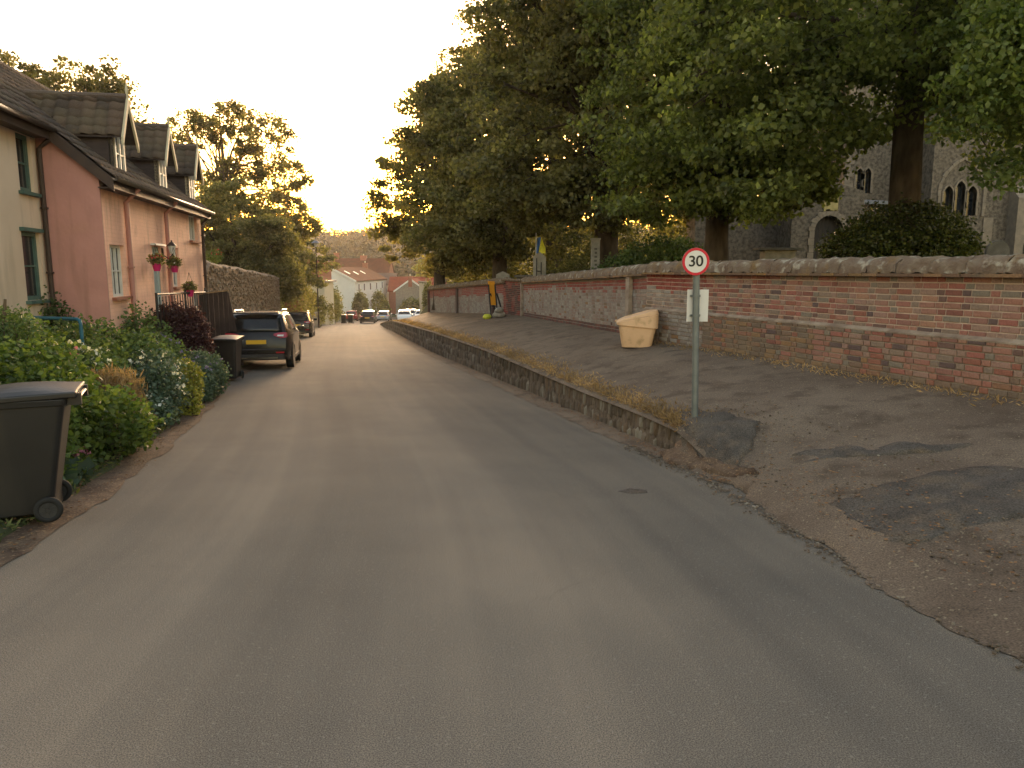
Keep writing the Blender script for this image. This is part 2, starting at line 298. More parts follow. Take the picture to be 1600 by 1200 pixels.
# ------------------------------------------------------------------ mesh helpers
class MB:
    def __init__(s): s.v = []; s.f = []; s.mi = []; s.uv = None
    def add(s, vs, fs, mi=0, mx=None):
        o = len(s.v)
        for p in vs:
            p = Vector(p)
            if mx is not None: p = mx @ p
            s.v.append(tuple(p))
        for f in fs: s.f.append(tuple(i + o for i in f)); s.mi.append(mi)
        return s
    def box(s, x0, x1, y0, y1, z0, z1, mi=0, mx=None):
        return s.add([(x0,y0,z0),(x1,y0,z0),(x1,y1,z0),(x0,y1,z0),(x0,y0,z1),(x1,y0,z1),(x1,y1,z1),(x0,y1,z1)],
              [(0,3,2,1),(4,5,6,7),(0,1,5,4),(1,2,6,5),(2,3,7,6),(3,0,4,7)], mi, mx)
    def prism(s, poly, a, b, axis='y', mi=0, mx=None):
        """poly in the two other axes, extruded along axis from a to b"""
        def P(u, v, t): return {'y': (u, t, v), 'x': (t, u, v), 'z': (u, v, t)}[axis]
        n = len(poly)
        vs = [P(u, v, a) for u, v in poly] + [P(u, v, b) for u, v in poly]
        fs = [tuple(range(n)), tuple(range(2*n-1, n-1, -1))] + [(i, i+n, (i+1) % n + n, (i+1) % n) for i in range(n)]
        return s.add(vs, fs, mi, mx)
    def tube(s, pts, rads, seg=8, mi=0, cap=True, mx=None):
        pts = [Vector(p) for p in pts]
        if not hasattr(rads, '__len__'): rads = [rads] * len(pts)
        vs = []; fs = []
        for i, p in enumerate(pts):
            d = (pts[min(i+1, len(pts)-1)] - pts[max(i-1, 0)]).normalized()
            a = d.orthogonal().normalized() if i == 0 else (a - d * a.dot(d)).normalized()
            b = d.cross(a)
            for k in range(seg):
                t = 2*math.pi*k/seg
                vs.append(p + (a*math.cos(t) + b*math.sin(t)) * rads[i])
        for i in range(len(pts)-1):
            for k in range(seg): fs.append((i*seg+k, i*seg+(k+1) % seg, (i+1)*seg+(k+1) % seg, (i+1)*seg+k))
        if cap: fs.append(tuple(range(seg-1, -1, -1))); fs.append(tuple((len(pts)-1)*seg+k for k in range(seg)))
        return s.add(vs, fs, mi, mx)
    def lathe(s, prof, seg=20, mi=0, mx=None):
        """prof: (r, z) pairs about local z"""
        vs = [(r*math.cos(2*math.pi*k/seg), r*math.sin(2*math.pi*k/seg), z) for r, z in prof for k in range(seg)]
        fs = [(i*seg+k, i*seg+(k+1) % seg, (i+1)*seg+(k+1) % seg, (i+1)*seg+k) for i in range(len(prof)-1) for k in range(seg)]
        return s.add(vs, fs, mi, mx)
    def build(s, name, mats, parent=None, smooth=False, bevel=0, fix=True):
        me = bpy.data.meshes.new(name)
        me.from_pydata(s.v, [], s.f)
        if not isinstance(mats, (list, tuple)): mats = [mats]
        for x in mats: me.materials.append(x)
        me.polygons.foreach_set('material_index', s.mi)
        if fix:
            bm = bmesh.new(); bm.from_mesh(me); bmesh.ops.recalc_face_normals(bm, faces=bm.faces); bm.to_mesh(me); bm.free()
        if smooth: me.polygons.foreach_set('use_smooth', [True]*len(me.polygons))
        me.update()
        o = bpy.data.objects.new(name, me); C.objects.link(o); o.parent = parent
        if bevel:
            b = o.modifiers.new('bevel', 'BEVEL'); b.width = bevel; b.segments = 2; b.limit_method = 'ANGLE'; b.angle_limit = R(40)
        return o

def tag(o, label, cat, group=None, kind=None):
    o['label'] = label; o['category'] = cat
    if group: o['group'] = group
    if kind: o['kind'] = kind
    return o
def empty(name, loc, rz=0, label=None, cat=None, group=None):
    o = bpy.data.objects.new(name, None); C.objects.link(o); o.location = loc; o.rotation_euler = (0, 0, rz); o.empty_display_size = .2
    if label: tag(o, label, cat, group)
    return o
def stuff(o): o['kind'] = 'stuff'; return o
def piece(name, me, parent, mx):
    o = bpy.data.objects.new(name, me); C.objects.link(o); o.parent = parent; o.matrix_local = mx; return o
def copy_tree(o, loc, rz, label, group=None):
    r = o.copy(); C.objects.link(r); r.location = loc; r.rotation_euler = (0, 0, rz); r['label'] = label
    if group: r['group'] = group
    for ch in list(o.children):
        c = ch.copy(); C.objects.link(c); c.parent = r
        for g in list(ch.children):
            d = g.copy(); C.objects.link(d); d.parent = c
    return r
def quadmesh(name, V, m, parent=None, F=None):
    """V: (n*4,3) numpy, faces two folded triangles per four vertices"""
    n = len(V) // 4
    me = bpy.data.meshes.new(name); me.vertices.add(4*n); me.vertices.foreach_set('co', V.astype(np.float32).ravel())
    idx = (np.arange(n)[:, None]*4 + np.array([[0, 1, 2, 0, 2, 3]])).astype(np.int32).ravel()
    me.loops.add(6*n); me.loops.foreach_set('vertex_index', idx)
    me.polygons.add(2*n); me.polygons.foreach_set('loop_start', np.arange(0, 6*n, 3, dtype=np.int32))
    me.update(calc_edges=True); me.materials.append(m)
    o = bpy.data.objects.new(name, me); C.objects.link(o); o.parent = parent
    return o
def leaf_verts(P, size, droop=.3, wide=.8):
    """folded kite leaves at points P with random orientation"""
    n = len(P)
    a = rng.uniform(0, 2*np.pi, n); el = rng.normal(-droop, .55, n)
    d = np.stack([np.cos(a)*np.cos(el), np.sin(a)*np.cos(el), np.sin(el)], 1)
    r = rng.normal(size=(n, 3)); r[:, 2] *= .6
    s = np.cross(d, r); s /= np.linalg.norm(s, axis=1)[:, None] + 1e-9
    nn = np.cross(d, s)
    L = size * rng.uniform(.6, 1.25, n)[:, None]; W = L * wide * .5
    base = P; tip = P + d*L; mid = P + d*L*.45
    f = nn * W * rng.uniform(.1, .6, n)[:, None]
    V = np.stack([base, mid + s*W + f, tip, mid - s*W + f], 1).reshape(-1, 3)
    return V
def blob_points(cents, rads, per, flat=.8, shell=.55):
    n = len(cents)*per
    c = np.repeat(cents, per, 0); r = np.repeat(rads, per)
    d = rng.normal(size=(n, 3)); d /= np.linalg.norm(d, axis=1)[:, None]
    rr = (shell + (1-shell)*rng.random(n)) ** .8 * r
    p = c + d*rr[:, None]*np.array([1, 1, flat])
    return p

# ------------------------------------------------------------------ layout of the street
def itp(y, tab): return float(np.interp(y, [t[0] for t in tab], [t[1] for t in tab]))
XL = [(-60, -2.5), (-8, -3.0), (5, -3.6), (6.4, -3.84), (9.3, -4.5), (12.4, -5.35), (17.4, -6.8), (24, -8.1), (45, -12.6), (60, -16.0), (80, -20.2), (95, -22.3), (110, -22.9), (130, -22.3), (160, -19), (900, 60)]
XR = [(-60, 4.5), (-8, 3.9), (3.7, 2.71), (4.6, 2.5), (7.2, 2.14), (8.3, 1.85), (11.5, 1.12), (14.5, .38), (18.8, -.70), (24, -2.0), (28.6, -3.12), (49.6, -7.7), (66, -11.3), (80, -14.2), (95, -16.4), (110, -16.8), (130, -16.1), (160, -12.5), (900, 67)]
XW = [(-60, 34), (-8, 10.94), (7.6, 5.31), (13, 3.36), (15.4, 2.72), (29, .37), (31, -.35), (46, -5.12), (66, -9.9), (95, -13), (160, -8.5), (900, 70)]
ZR = [(-60, 3), (0, 0), (130, -6.5), (170, -7.6), (200, -7.8), (900, -7.8)]
ZT = [(-60, 3.1), (0, .0), (5, -.20), (7.4, -.30), (8.2, -.10), (9.2, -.11), (11.5, -.19), (14.5, -.24), (18.8, -.30), (28, -.60), (55, -1.93), (70, -3.1), (80, -3.95), (95, -4.72), (130, -6.45), (170, -7.55), (900, -7.75)]
ZW = [(-60, 1.4), (7.6, .36), (16, .35), (29, -.02), (31, -.06), (46, -.80), (52, -1.6), (60, -2.6), (80, -4.0), (95, -4.9), (130, -6.3), (170, -7.4), (900, -7.6)]
def xl(y): return itp(y, XL)
def xr(y): return itp(y, XR)
def xw(y): return itp(y, XW)
def zr(y): return itp(y, ZR)
def sm(a, b, x): t = min(1, max(0, (x-a)/(b-a))); return t*t*(3-2*t)
def hill(x, y):
    h = 19*sm(190, 400, y) - 6*sm(400, 700, y)
    h *= 1 + .12*math.sin(x*.013+1)
    return h
def gz(x, y):
    a, b, c = xl(y), xr(y), xw(y)
    if x < a:
        z = zr(y) + .05 + min(.25, .1*(a-x)) + 1.2*sm(15, 60, a-x)
    elif x <= b: z = zr(y)
    elif x <= c: z = itp(y, ZT) + (itp(y, ZW)-itp(y, ZT)) * ((x-b)/(c-b))**.65
    else:
        up = 1-sm(44, 60, y)
        z = itp(y, ZW) + .75*up*sm(0, .5, x-c) + up*(1.4 - .5*itp(y, ZW))*sm(2, 20, x-c) + .8*(1-up)*sm(0, 20, x-c)
    return z + hill(x, y)

st_ys = sorted(set(list(np.arange(-60, -8, 8)) + list(np.arange(-8, 30, .5)) + list(np.arange(30, 70, 1.0)) + list(np.arange(70, 170, 3.0)) + list(np.arange(170, 720, 15.0))))
# wide ground sheet: the whole valley, lowered under road and path
mb = MB(); cols = None; ST = []
for y in st_ys:
    a, b, c = xl(y), xr(y), xw(y)
    row = [(x, gz(x, y)) for x in (-600, -350, -220, -140, -95, -60) if x < a-30] 
    row = [(-600, gz(-600, y)), (-350, gz(-350, y)), (-220, gz(-220, y)), (-130, gz(-130, y)), (-75, gz(-75, y)), (a-30, gz(a-30, y)), (a-18, gz(a-18, y)), (a-8, gz(a-8, y)), (a-3, gz(a-3, y)), (a-.9, gz(a-.9, y)), (a-.12, gz(a-.12, y)-.01),
           (a+.3, zr(y)-.25+hill(a, y)), (b-.1, zr(y)-.25+hill(b, y)), (b+.1, zr(y)-.25+hill(b, y)), (c+.1, itp(y, ZT)-.2+hill(c, y)), (c+.2, gz(c+.6, y)), (c+.8, gz(c+.8, y)), (c+3, gz(c+3, y)), (c+8, gz(c+8, y)), (c+16, gz(c+16, y)), (c+26, gz(c+26, y)), (c+50, gz(c+50, y)), (c+100, gz(c+100, y)), (c+180, gz(c+180, y)), (c+320, gz(c+320, y)), (c+560, gz(c+560, y))]
    ST.append([(x, y, z) for x, z in row])
n = len(ST[0]); mb.v = [p for r_ in ST for p in r_]
for i in range(len(ST)-1):
    for j in range(n-1): mb.f.append((i*n+j, i*n+j+1, (i+1)*n+j+1, (i+1)*n+j)); mb.mi.append(0)
o = mb.build('ground', M['grass_ground'], fix=False); o['kind'] = 'structure'

def strip(name, m, fa, fb, za, zb, y0, y1, step, nx, kind='structure', dz=0, amp=0, edge=0, power=1):
    mb = MB(); ys = np.arange(y0, y1+step*.5, step); uv = []; vacc = 0
    for i, y in enumerate(ys):
        for j in range(nx+1):
            t = j/nx; x = fa(y)*(1-t) + fb(y)*t
            if edge and j in (0, nx): x += edge*noise.noise((y*1.7, j*3.1, 2.2)) + .5*edge*noise.noise((y*6.1, j*3.1, 9)) + .3*edge*noise.noise((y*19, j*3.1, 5))
            z = za(y) + (zb(y)-za(y))*t**power + dz + hill(x, y)
            if amp: z += amp*noise.noise((x*.9, y*.9, 1.7)) * min(1, 4*t*(1-t)+.0)
            mb.v.append((x, y, z)); uv.append((t*6.2, y))
    for i in range(len(ys)-1):
        for j in range(nx): k = i*(nx+1)+j; mb.f.append((k, k+1, k+nx+2, k+nx+1)); mb.mi.append(0)
    o = mb.build(name, m, smooth=True, fix=False)
    u = o.data.uv_layers.new(name='UVMap'); li = np.zeros(len(o.data.loops), np.int32); o.data.loops.foreach_get('vertex_index', li)
    u.data.foreach_set('uv', np.array(uv, np.float32)[li].ravel())
    o['kind'] = kind; return o
strip('road', M['road'], lambda y: xl(y)-.05, lambda y: xr(y)+.02, zr, zr, -40, 200, .5, 18, amp=.004)
strip('verge_dirt', M['dirt'], lambda y: xl(y)-1.0, lambda y: xl(y)+.22, lambda y: zr(y)+.11, lambda y: zr(y)+.006, -6, 40, .2, 6, edge=.09, amp=.03)
strip('path', M['path'], lambda y: xr(y)+.0, lambda y: xw(y)+.05, lambda y: itp(y, ZT), lambda y: itp(y, ZW), -30, 100, .25, 22, amp=.05, power=.65)
# gutter strip of grit and leaves along the foot of the retaining wall, and ragged edge beyond its end
strip('gutter_grit', M['path'], lambda y: xr(y)-.32*min(1, .3+abs(y-7)/4), lambda y: xr(y)+(.05 if y > 8.1 else .16), lambda y: zr(y)+.006, lambda y: zr(y)+.04 if y > 8.1 else gz(xr(y)+.16, y)+.012, -4, 60, .05, 4, edge=.13)

# ------------------------------------------------------------------ asphalt patches on the path end
def blobpatch(name, m, pts, h, rag=.14, lump=.02, n=5, sub=None):
    """pts: ground outline in world x,y; thin mound of height h following the ground"""
    cx = sum(p[0] for p in pts)/len(pts); cy = sum(p[1] for p in pts)/len(pts)
    ring = []
    K = 8
    for i in range(len(pts)):
        a, b = pts[i], pts[(i+1) % len(pts)]
        for k in range(K):
            t = k/K; x = a[0]*(1-t)+b[0]*t; y = a[1]*(1-t)+b[1]*t
            q = 1 + rag*noise.noise((x*5, y*5, 4)) + rag*.6*noise.noise((x*17, y*17, 1)); ring.append((cx+(x-cx)*q, cy+(y-cy)*q))
    mb = MB(); R_ = len(ring)
    lev = [(1.0, -.02), (.97, h*.5), (.88, h*.85), (.6, h), (.3, h), (0.02, h)]
    def base(x, y):
        t = sm(-.22, .22, x-xr(y)) if y < 8.9 else (1. if x > xr(y) else 0.)
        return zr(y)*(1-t) + gz(max(x, xr(y)+.001), y)*t
    for s_, hh in lev:
        for x, y in ring:
            px, py = cx+(x-cx)*s_, cy+(y-cy)*s_
            mb.v.append((px, py, base(px, py)+hh+(lump*noise.noise((px*4, py*4, 3))+lump*.4*noise.noise((px*15, py*15, 3)))*(hh > 0)))
    for i in range(len(lev)-1):
        for k in range(R_): mb.f.append((i*R_+k, i*R_+(k+1) % R_, (i+1)*R_+(k+1) % R_, (i+1)*R_+k)); mb.mi.append(0)
    mb.f.append(tuple((len(lev)-1)*R_+k for k in range(R_))); mb.mi.append(0)
    o = mb.build(name, m, smooth=True); o['kind'] = 'structure'; return o
blobpatch('asphalt_patch', M['patch'], [(1.93, 8.75), (1.84, 8.15), (2.02, 7.55), (2.25, 7.2), (2.5, 7.55), (2.72, 8.0), (2.5, 8.3), (2.25, 8.6)], .065, lump=.06)
blobpatch('asphalt_patch', M['patch'], [(2.52, 5.75), (2.46, 5.15), (2.60, 4.72), (3.1, 4.85), (3.7, 4.9), (4.6, 5.0), (4.7, 5.6), (3.6, 5.95), (3.1, 5.9)], .015, lump=.03)
blobpatch('broken_edge', M['patch'], [(2.65, 7.05), (3.0, 7.15), (3.6, 6.8), (4.1, 6.5), (3.9, 6.42), (3.3, 6.6), (2.75, 6.75)], .02, rag=.3, lump=.04)
blobpatch('dirt_heap', M['dirt'], [(1.72, 8.35), (1.68, 8.0), (1.9, 7.6), (2.12, 7.1), (2.3, 6.85), (2.2, 7.3), (1.98, 7.8), (1.95, 8.3)], .06, rag=.3, lump=.08)
cv = blobpatch('road_cover', M['patch'], [(.98, 6.72), (1.1, 6.62), (1.25, 6.66), (1.27, 6.78), (1.12, 6.84)], .006, rag=.1, lump=.004)

# ------------------------------------------------------------------ retaining wall of flint and brick along the path
rw = empty('retaining_wall', (0, 0, 0), 0, 'low mossy flint retaining wall holding the raised path above the road', 'retaining wall')
mb = MB(); ys = np.arange(8.15, 92, .4)
for y in ys:
    xb = xr(y)
    ztop = itp(y, ZT)+.0
    mb.v += [(xb+.03, y, zr(y)-.1), (xb+.06, y, ztop-.015), (xb+.30, y, ztop+.012), (xb+.34, y, zr(y)-.1)]
for i in range(len(ys)-1):
    for j in range(3): mb.f.append((i*4+j, i*4+j+1, i*4+j+5, i*4+j+4)); mb.mi.append(0)
mb.f.append((0, 1, 2, 3)); mb.mi.append(0)
mb.build('core', M['flintwall'], rw)
def stone_mesh(seed, kind=0):
    b = bmesh.new(); bmesh.ops.create_icosphere(b, subdivisions=1, radius=.5)
    for v in b.verts:
        d = v.co.normalized(); k = max(abs(d.x), abs(d.y), abs(d.z))
        v.co = d*(.5*(1-.55) + .55*.5/k) * (1 + .14*noise.noise(d*1.7 + Vector((seed*7.1, 0, 0))))
    me = bpy.data.meshes.new('stone'); b.to_mesh(me); b.free(); me.materials.append(M['flint']); return me
SM = [stone_mesh(i) for i in range(7)]
def stone_arrays(me):
    v = np.zeros(len(me.vertices)*3, np.float32); me.vertices.foreach_get('co', v)
    return v.reshape(-1, 3), [tuple(p.vertices) for p in me.polygons]
SA = [stone_arrays(m_) for m_ in SM]
cnt = 0; rest = MB(); y = 8.2
while y < 90:
    wd = random.uniform(.05, .12) * (1 if y < 30 else 1.9)
    ztop = itp(y, ZT); zb = zr(y)-.03; H_ = ztop-zb
    nrow = 2 if H_ < .6 else 3
    cuts = sorted([zb] + [zb + H_*(k+random.uniform(-.25, .25))/nrow for k in range(1, nrow)] + [ztop+random.uniform(-.02, .015)])
    dx = xr(y+.3)-xr(y-.3); ang = math.atan2(.6, dx)
    for k in range(nrow):
        if random.random() < .07: continue
        h_ = cuts[k+1]-cuts[k]
        mx = Matrix.Translation((xr(y)+.068+random.uniform(-.016, .016)+.02*k/nrow, y, (cuts[k]+cuts[k+1])/2)) @ Matrix.Rotation(ang, 4, 'Z') @ Matrix.Rotation(random.uniform(-.3, .3), 4, 'Y') @ Matrix.Rotation(random.uniform(-.2, .2), 4, 'Z') @ Matrix.Diagonal((wd*random.uniform(.9, 1.25), random.uniform(.07, .11), h_*1.12, 1))
        q = random.randrange(7)
        if cnt < 300: piece('stone', SM[q], rw, mx); cnt += 1
        else: rest.add(SA[q][0], SA[q][1], 0, mx)
    y += wd*.98
stuff(rest.build('stone', M['flint'], rw, fix=False))

# ------------------------------------------------------------------ brick wall beside the path
def brick_mesh(L, name='brick', m=None, D=.05, H_=.060):
    mb = MB(); b = .004
    # front face slightly inset so that the arrises read
    x, z = L/2, H_/2
    mb.v = [(-x, 0, -z), (x, 0, -z), (x, 0, z), (-x, 0, z), (-x, -D+b, -z), (x, -D+b, -z), (x, -D+b, z), (-x, -D+b, z), (-x+b, -D, -z+b), (x-b, -D, -z+b), (x-b, -D, z-b), (-x+b, -D, z-b)]
    mb.f = [(4, 5, 1, 0), (5, 6, 2, 1), (6, 7, 3, 2), (7, 4, 0, 3), (8, 9, 5, 4), (9, 10, 6, 5), (10, 11, 7, 6), (11, 8, 4, 7), (8, 11, 10, 9)]
    mb.mi = [0]*9
    return mb
def brick_wall(root, L, zb, zt, matf, near_side, maxn=300, vis0=0, vis1=99, skipf=None, slope=0, plinth=None, offs=0):
    """bricks on the face y=0 of the local frame, x from 0..L; near_side: x value of the end that shows largest"""
    lst = []
    z = zb; row = 0
    while z + .07 < zt + .005:
        x = (-.08 if row % 2 else 0); k = row
        while x < L:
            soldier = plinth and abs(z-(zb+.525)) < .03 and vis0 < x
            ln = (.215 if k % 2 == 0 else .1025)
            x1 = min(x+ln, L)
            if x1-max(x, 0) > .04: lst.append((max(x, 0), x1, z, row))
            x += ln+.011; k += 1
        z += .075; row += 1
    lst.sort(key=lambda t: abs(t[0]-near_side) if vis0 <= t[0] <= vis1 else 1e3+abs(t[0]-near_side))
    cache = {}; rests = {}
    cnt = 0
    for x0, x1, z, row in lst:
        mk = matf((x0+x1)/2, z, row)
        ln = round(x1-x0, 2)
        if cnt < maxn:
            key = (ln, mk)
            if key not in cache:
                b_ = brick_mesh(ln); me = bpy.data.meshes.new('brick'); me.from_pydata(b_.v, [], b_.f); me.materials.append(M[mk]); cache[key] = me
        yy = (-.003 if plinth and z+.03 < plinth else .040) + random.uniform(-.003, .003)
        mx = Matrix.Translation(((x0+x1)/2, yy, z+.0375 + slope*x0 + .004*math.sin(x0*1.7+row*.1))) @ Matrix.Rotation(random.uniform(-.012, .012), 4, 'Y') @ Matrix.Rotation(random.uniform(-.012, .012), 4, 'Z')
        if cnt < maxn: piece('brick', cache[key], root, mx); cnt += 1
        else:
            rests.setdefault(mk, MB()); b_ = brick_mesh(ln); rests[mk].add(b_.v, b_.f, 0, mx)
    allr = MB(); ms = []
    for mk, r_ in rests.items():
        i = len(ms); ms.append(M[mk]); o_ = len(allr.v); allr.v += r_.v; allr.f += [tuple(k+o_ for k in f) for f in r_.f]; allr.mi += [i]*len(r_.f)
    if allr.v: stuff(allr.build('brick', ms, root, fix=False))

def cop_mesh(L, seed, wdt=.42, ht=.2):
    mb = MB(); nx, na = 12, 13
    for i in range(nx):
        x = -L/2 + L*i/(nx-1)
        for k in range(na):
            a = math.pi*k/(na-1); c, s_ = math.cos(a), math.sin(a)
            p = Vector((x, -wdt/2*c*(1.0 if s_ < .01 else abs(c)**-.25 if abs(c) > .2 else 1.0)*1.0, ht*s_**.75))
            e = .03*noise.noise(Vector((x*7+seed*9, p.y*9, p.z*9))) + .022*noise.noise(Vector((x*23+seed*9, p.y*23, p.z*23)))
            if i in (0, nx-1): e -= .003
            mb.v.append((p.x, p.y*(1+e*3), p.z + e))
    for i in range(nx-1):
        for k in range(na-1): mb.f.append((i*na+k, i*na+k+1, (i+1)*na+k+1, (i+1)*na+k)); mb.mi.append(0)
    mb.f.append(tuple(range(na))); mb.f.append(tuple((nx-1)*na+k for k in range(na))); mb.mi += [0, 0]
    me = bpy.data.meshes.new('coping_stone'); me.from_pydata(mb.v, [], mb.f); me.materials.append(M['coping'])
    me.polygons.foreach_set('use_smooth', [True]*len(me.polygons)); return me
COP = [cop_mesh(.47, i) for i in range(6)]
TILE_C = [None]
def flat_tile():
    mb = MB(); mb.box(-.13, .13, -.26, .2, -.018, .018); me = bpy.data.meshes.new('coping_tile'); me.from_pydata(mb.v, [], mb.f); me.materials.append(M['coping_edge']); return me
M['coping_edge'] = brickmat('coping_edge', [(.17, .10, .055), (.20, .12, .05), (.14, .085, .055), (.22, .13, .07)], dirt=(.13, .10, .07), dlo=.5, dhi=.7)
FT = flat_tile()
def coping(root, x0, x1, z, slope=0, ycent=.16, n_ind=999, dark=False):
    x = x0; i = 0
    while x < x1:
        zz = z+slope*x
        piece('coping_stone', COP[random.randrange(6)], root, Matrix.Translation((x+.235, ycent, zz+.035)) @ Matrix.Rotation(random.uniform(-.02, .02), 4, 'Y') @ Matrix.Rotation(random.choice((0, math.pi)), 4, 'Z') @ Matrix.Diagonal((1.0, random.uniform(.97, 1.03), random.uniform(.95, 1.05), 1)))
        for k in range(2):
            piece('coping_tile', FT, root, Matrix.Translation((x+.12+.235*k, ycent-.02+random.uniform(-.01, .01), zz+.018)) @ Matrix.Rotation(random.uniform(-.02, .02), 4, 'Z') @ Matrix.Rotation(-slope, 4, 'Y') @ Matrix.Diagonal((.89, 1, 1, 1)))
        x += .47; i += 1

def wall_frame(p0, p1):
    d = Vector((p1[0]-p0[0], p1[1]-p0[1])); return math.atan2(d.y, d.x), d.length
# section A: clear red brick, runs from behind the pier towards the camera
pA0, pA1 = (2.72, 15.4), (9.0, -2.6)
pA0 = (2.70, 15.05)
ang, L = wall_frame((2.70, 15.05), (9.22, -3.0))
wa = empty('brick_wall', (2.70, 15.05, 0), ang, 'long red brick churchyard wall with pale mortar and rounded lichened coping, behind the speed limit pole', 'brick wall')
# local frame: x towards camera, +y is the churchyard side
mb = MB(); mb.box(0, L, .0, .32, -.3, 1.63); mb.build('wall_core', M['mortar'], wa)
mb = MB(); mb.box(.0, L, -.040, -.002, -.3, .93)
mb.prism([(-.058, .93), (-.058, .95), (-.002, .99), (-.002, .93)], 0, L, 'x')
o = mb.build('plinth_ledge', M['mortar_ledge'], wa)
def matA(x, z, row):
    if x < 2.1+.3*noise.noise((z*3, 0, 1)):
        if z > 1.28+.1*noise.noise((x*1.1, 0, 0))+random.gauss(0, .05): return 'brick_red'
        return 'brick_white' if random.random() < .85 else 'brick_old'
    if z < .9:
        q = noise.noise((x*.8, z*2, 5))
        if x < 4 or z < .42: return 'brick_old' if q > -.25 else 'brick'
        return 'brick' if q > -.1 else 'brick_old'
    return 'brick'
brick_wall(wa, L, .0+.06, 1.63, matA, 7.9, 300, 0, 7.9, plinth=.92)
coping(wa, 0, L-.2, 1.63)
# section B: old whitewash with a bare red band above, with a brick pier at each end
angB, LB = wall_frame((.37, 29.0), (2.70, 15.05))
slB = .385/LB
wb = empty('painted_brick_wall', (.37, 29.0, 0), angB, 'churchyard wall with worn whitewash under a bare red band, behind the grit bin', 'brick wall')
mb = MB(); mb.add([(0, .0, -.8), (LB, .0, -.5), (LB, .32, -.5), (0, .32, -.8), (0, .0, 1.25), (LB, .0, 1.63), (LB, .32, 1.63), (0, .32, 1.25)], [(0,3,2,1),(4,5,6,7),(0,1,5,4),(1,2,6,5),(2,3,7,6),(3,0,4,7)]); mb.build('wall_core', M['mortar_grey'], wb)
def matB(x, z, row):
    lim = .92 + .06*noise.noise((x*1.1, 0, 0)) + (.12 if noise.noise((x*.6, 3, 0)) > .25 else 0)
    if z > lim + random.gauss(0, .05): return 'brick_red'
    if z < .1 + .06*noise.noise((x*2, 9, 0)): return 'brick_dark'
    return 'brick_white' if random.random() < .93 else 'brick_old'
brick_wall(wb, LB, -.18, 1.22, matB, LB, 300, 0, LB, slope=slB)
mb = MB()
for xx in (LB-1.05, .25): mb.box(xx, xx+.22, -.10, -.014, -.3, 1.2+slB*xx+.02)
o = mb.build('pilaster', M['mortar_ledge'], wb)
coping(wb, 0, LB-.2, 1.225, slope=slB)
# section C: the far stretch running down the hill
angC, LC = wall_frame((-5.12, 46.0), (-.35, 31.0))
slC = .66/LC
wc = empty('painted_brick_wall', (-5.12, 46.0, 0), angC, 'far low stretch of churchyard wall running downhill behind the orange board', 'brick wall')
mb = MB(); mb.add([(0, .0, -1.5), (LC, .0, -1.0), (LC, .32, -1.0), (0, .32, -1.5), (0, .0, .54), (LC, .0, 1.2), (LC, .32, 1.2), (0, .32, .54)], [(0,3,2,1),(4,5,6,7),(0,1,5,4),(1,2,6,5),(2,3,7,6),(3,0,4,7)]); mb.build('wall_core', M['mortar_grey'], wc)
def matC(x, z, row): return 'brick_red' if z > .05 + .08*noise.noise((x*.7, 2, 0)) else 'brick_white'
brick_wall(wc, LC, -1.0, .52, matC, LC, 300, 0, LC, slope=slC)
mb = MB()
for xx in (LC-1.6, LC*.48, .1): mb.box(xx, xx+.26, -.10, -.014, -1.2, .5+slC*xx)
mb.build('pilaster', M['brick_dark'], wc)
coping(wc, 0, LC-.2, .54, slope=slC)
# return between B and C: a dark brick pier block
angD, LD = wall_frame((-.35, 31.0), (.37, 29.0))
wd_ = empty('brick_pier', (-.35, 31.0, 0), angD, 'dark red brick pier joining the two painted stretches of churchyard wall', 'brick pier')
mb = MB(); mb.box(.0, LD, .02, .5, -.5, 1.3); mb.build('wall_core', M['mortar_grey'], wd_)
brick_wall(wd_, LD, -.3, 1.3, lambda x, z, r_: 'brick_dark' if noise.noise((x*2, z*2, 0)) < .1 else 'brick_red', LD, 300, 0, LD)
mb = MB(); mb.box(-.05, LD+.05, -.10, .55, 1.3, 1.37); mb.build('cap', M['coping'], wd_, bevel=.01)

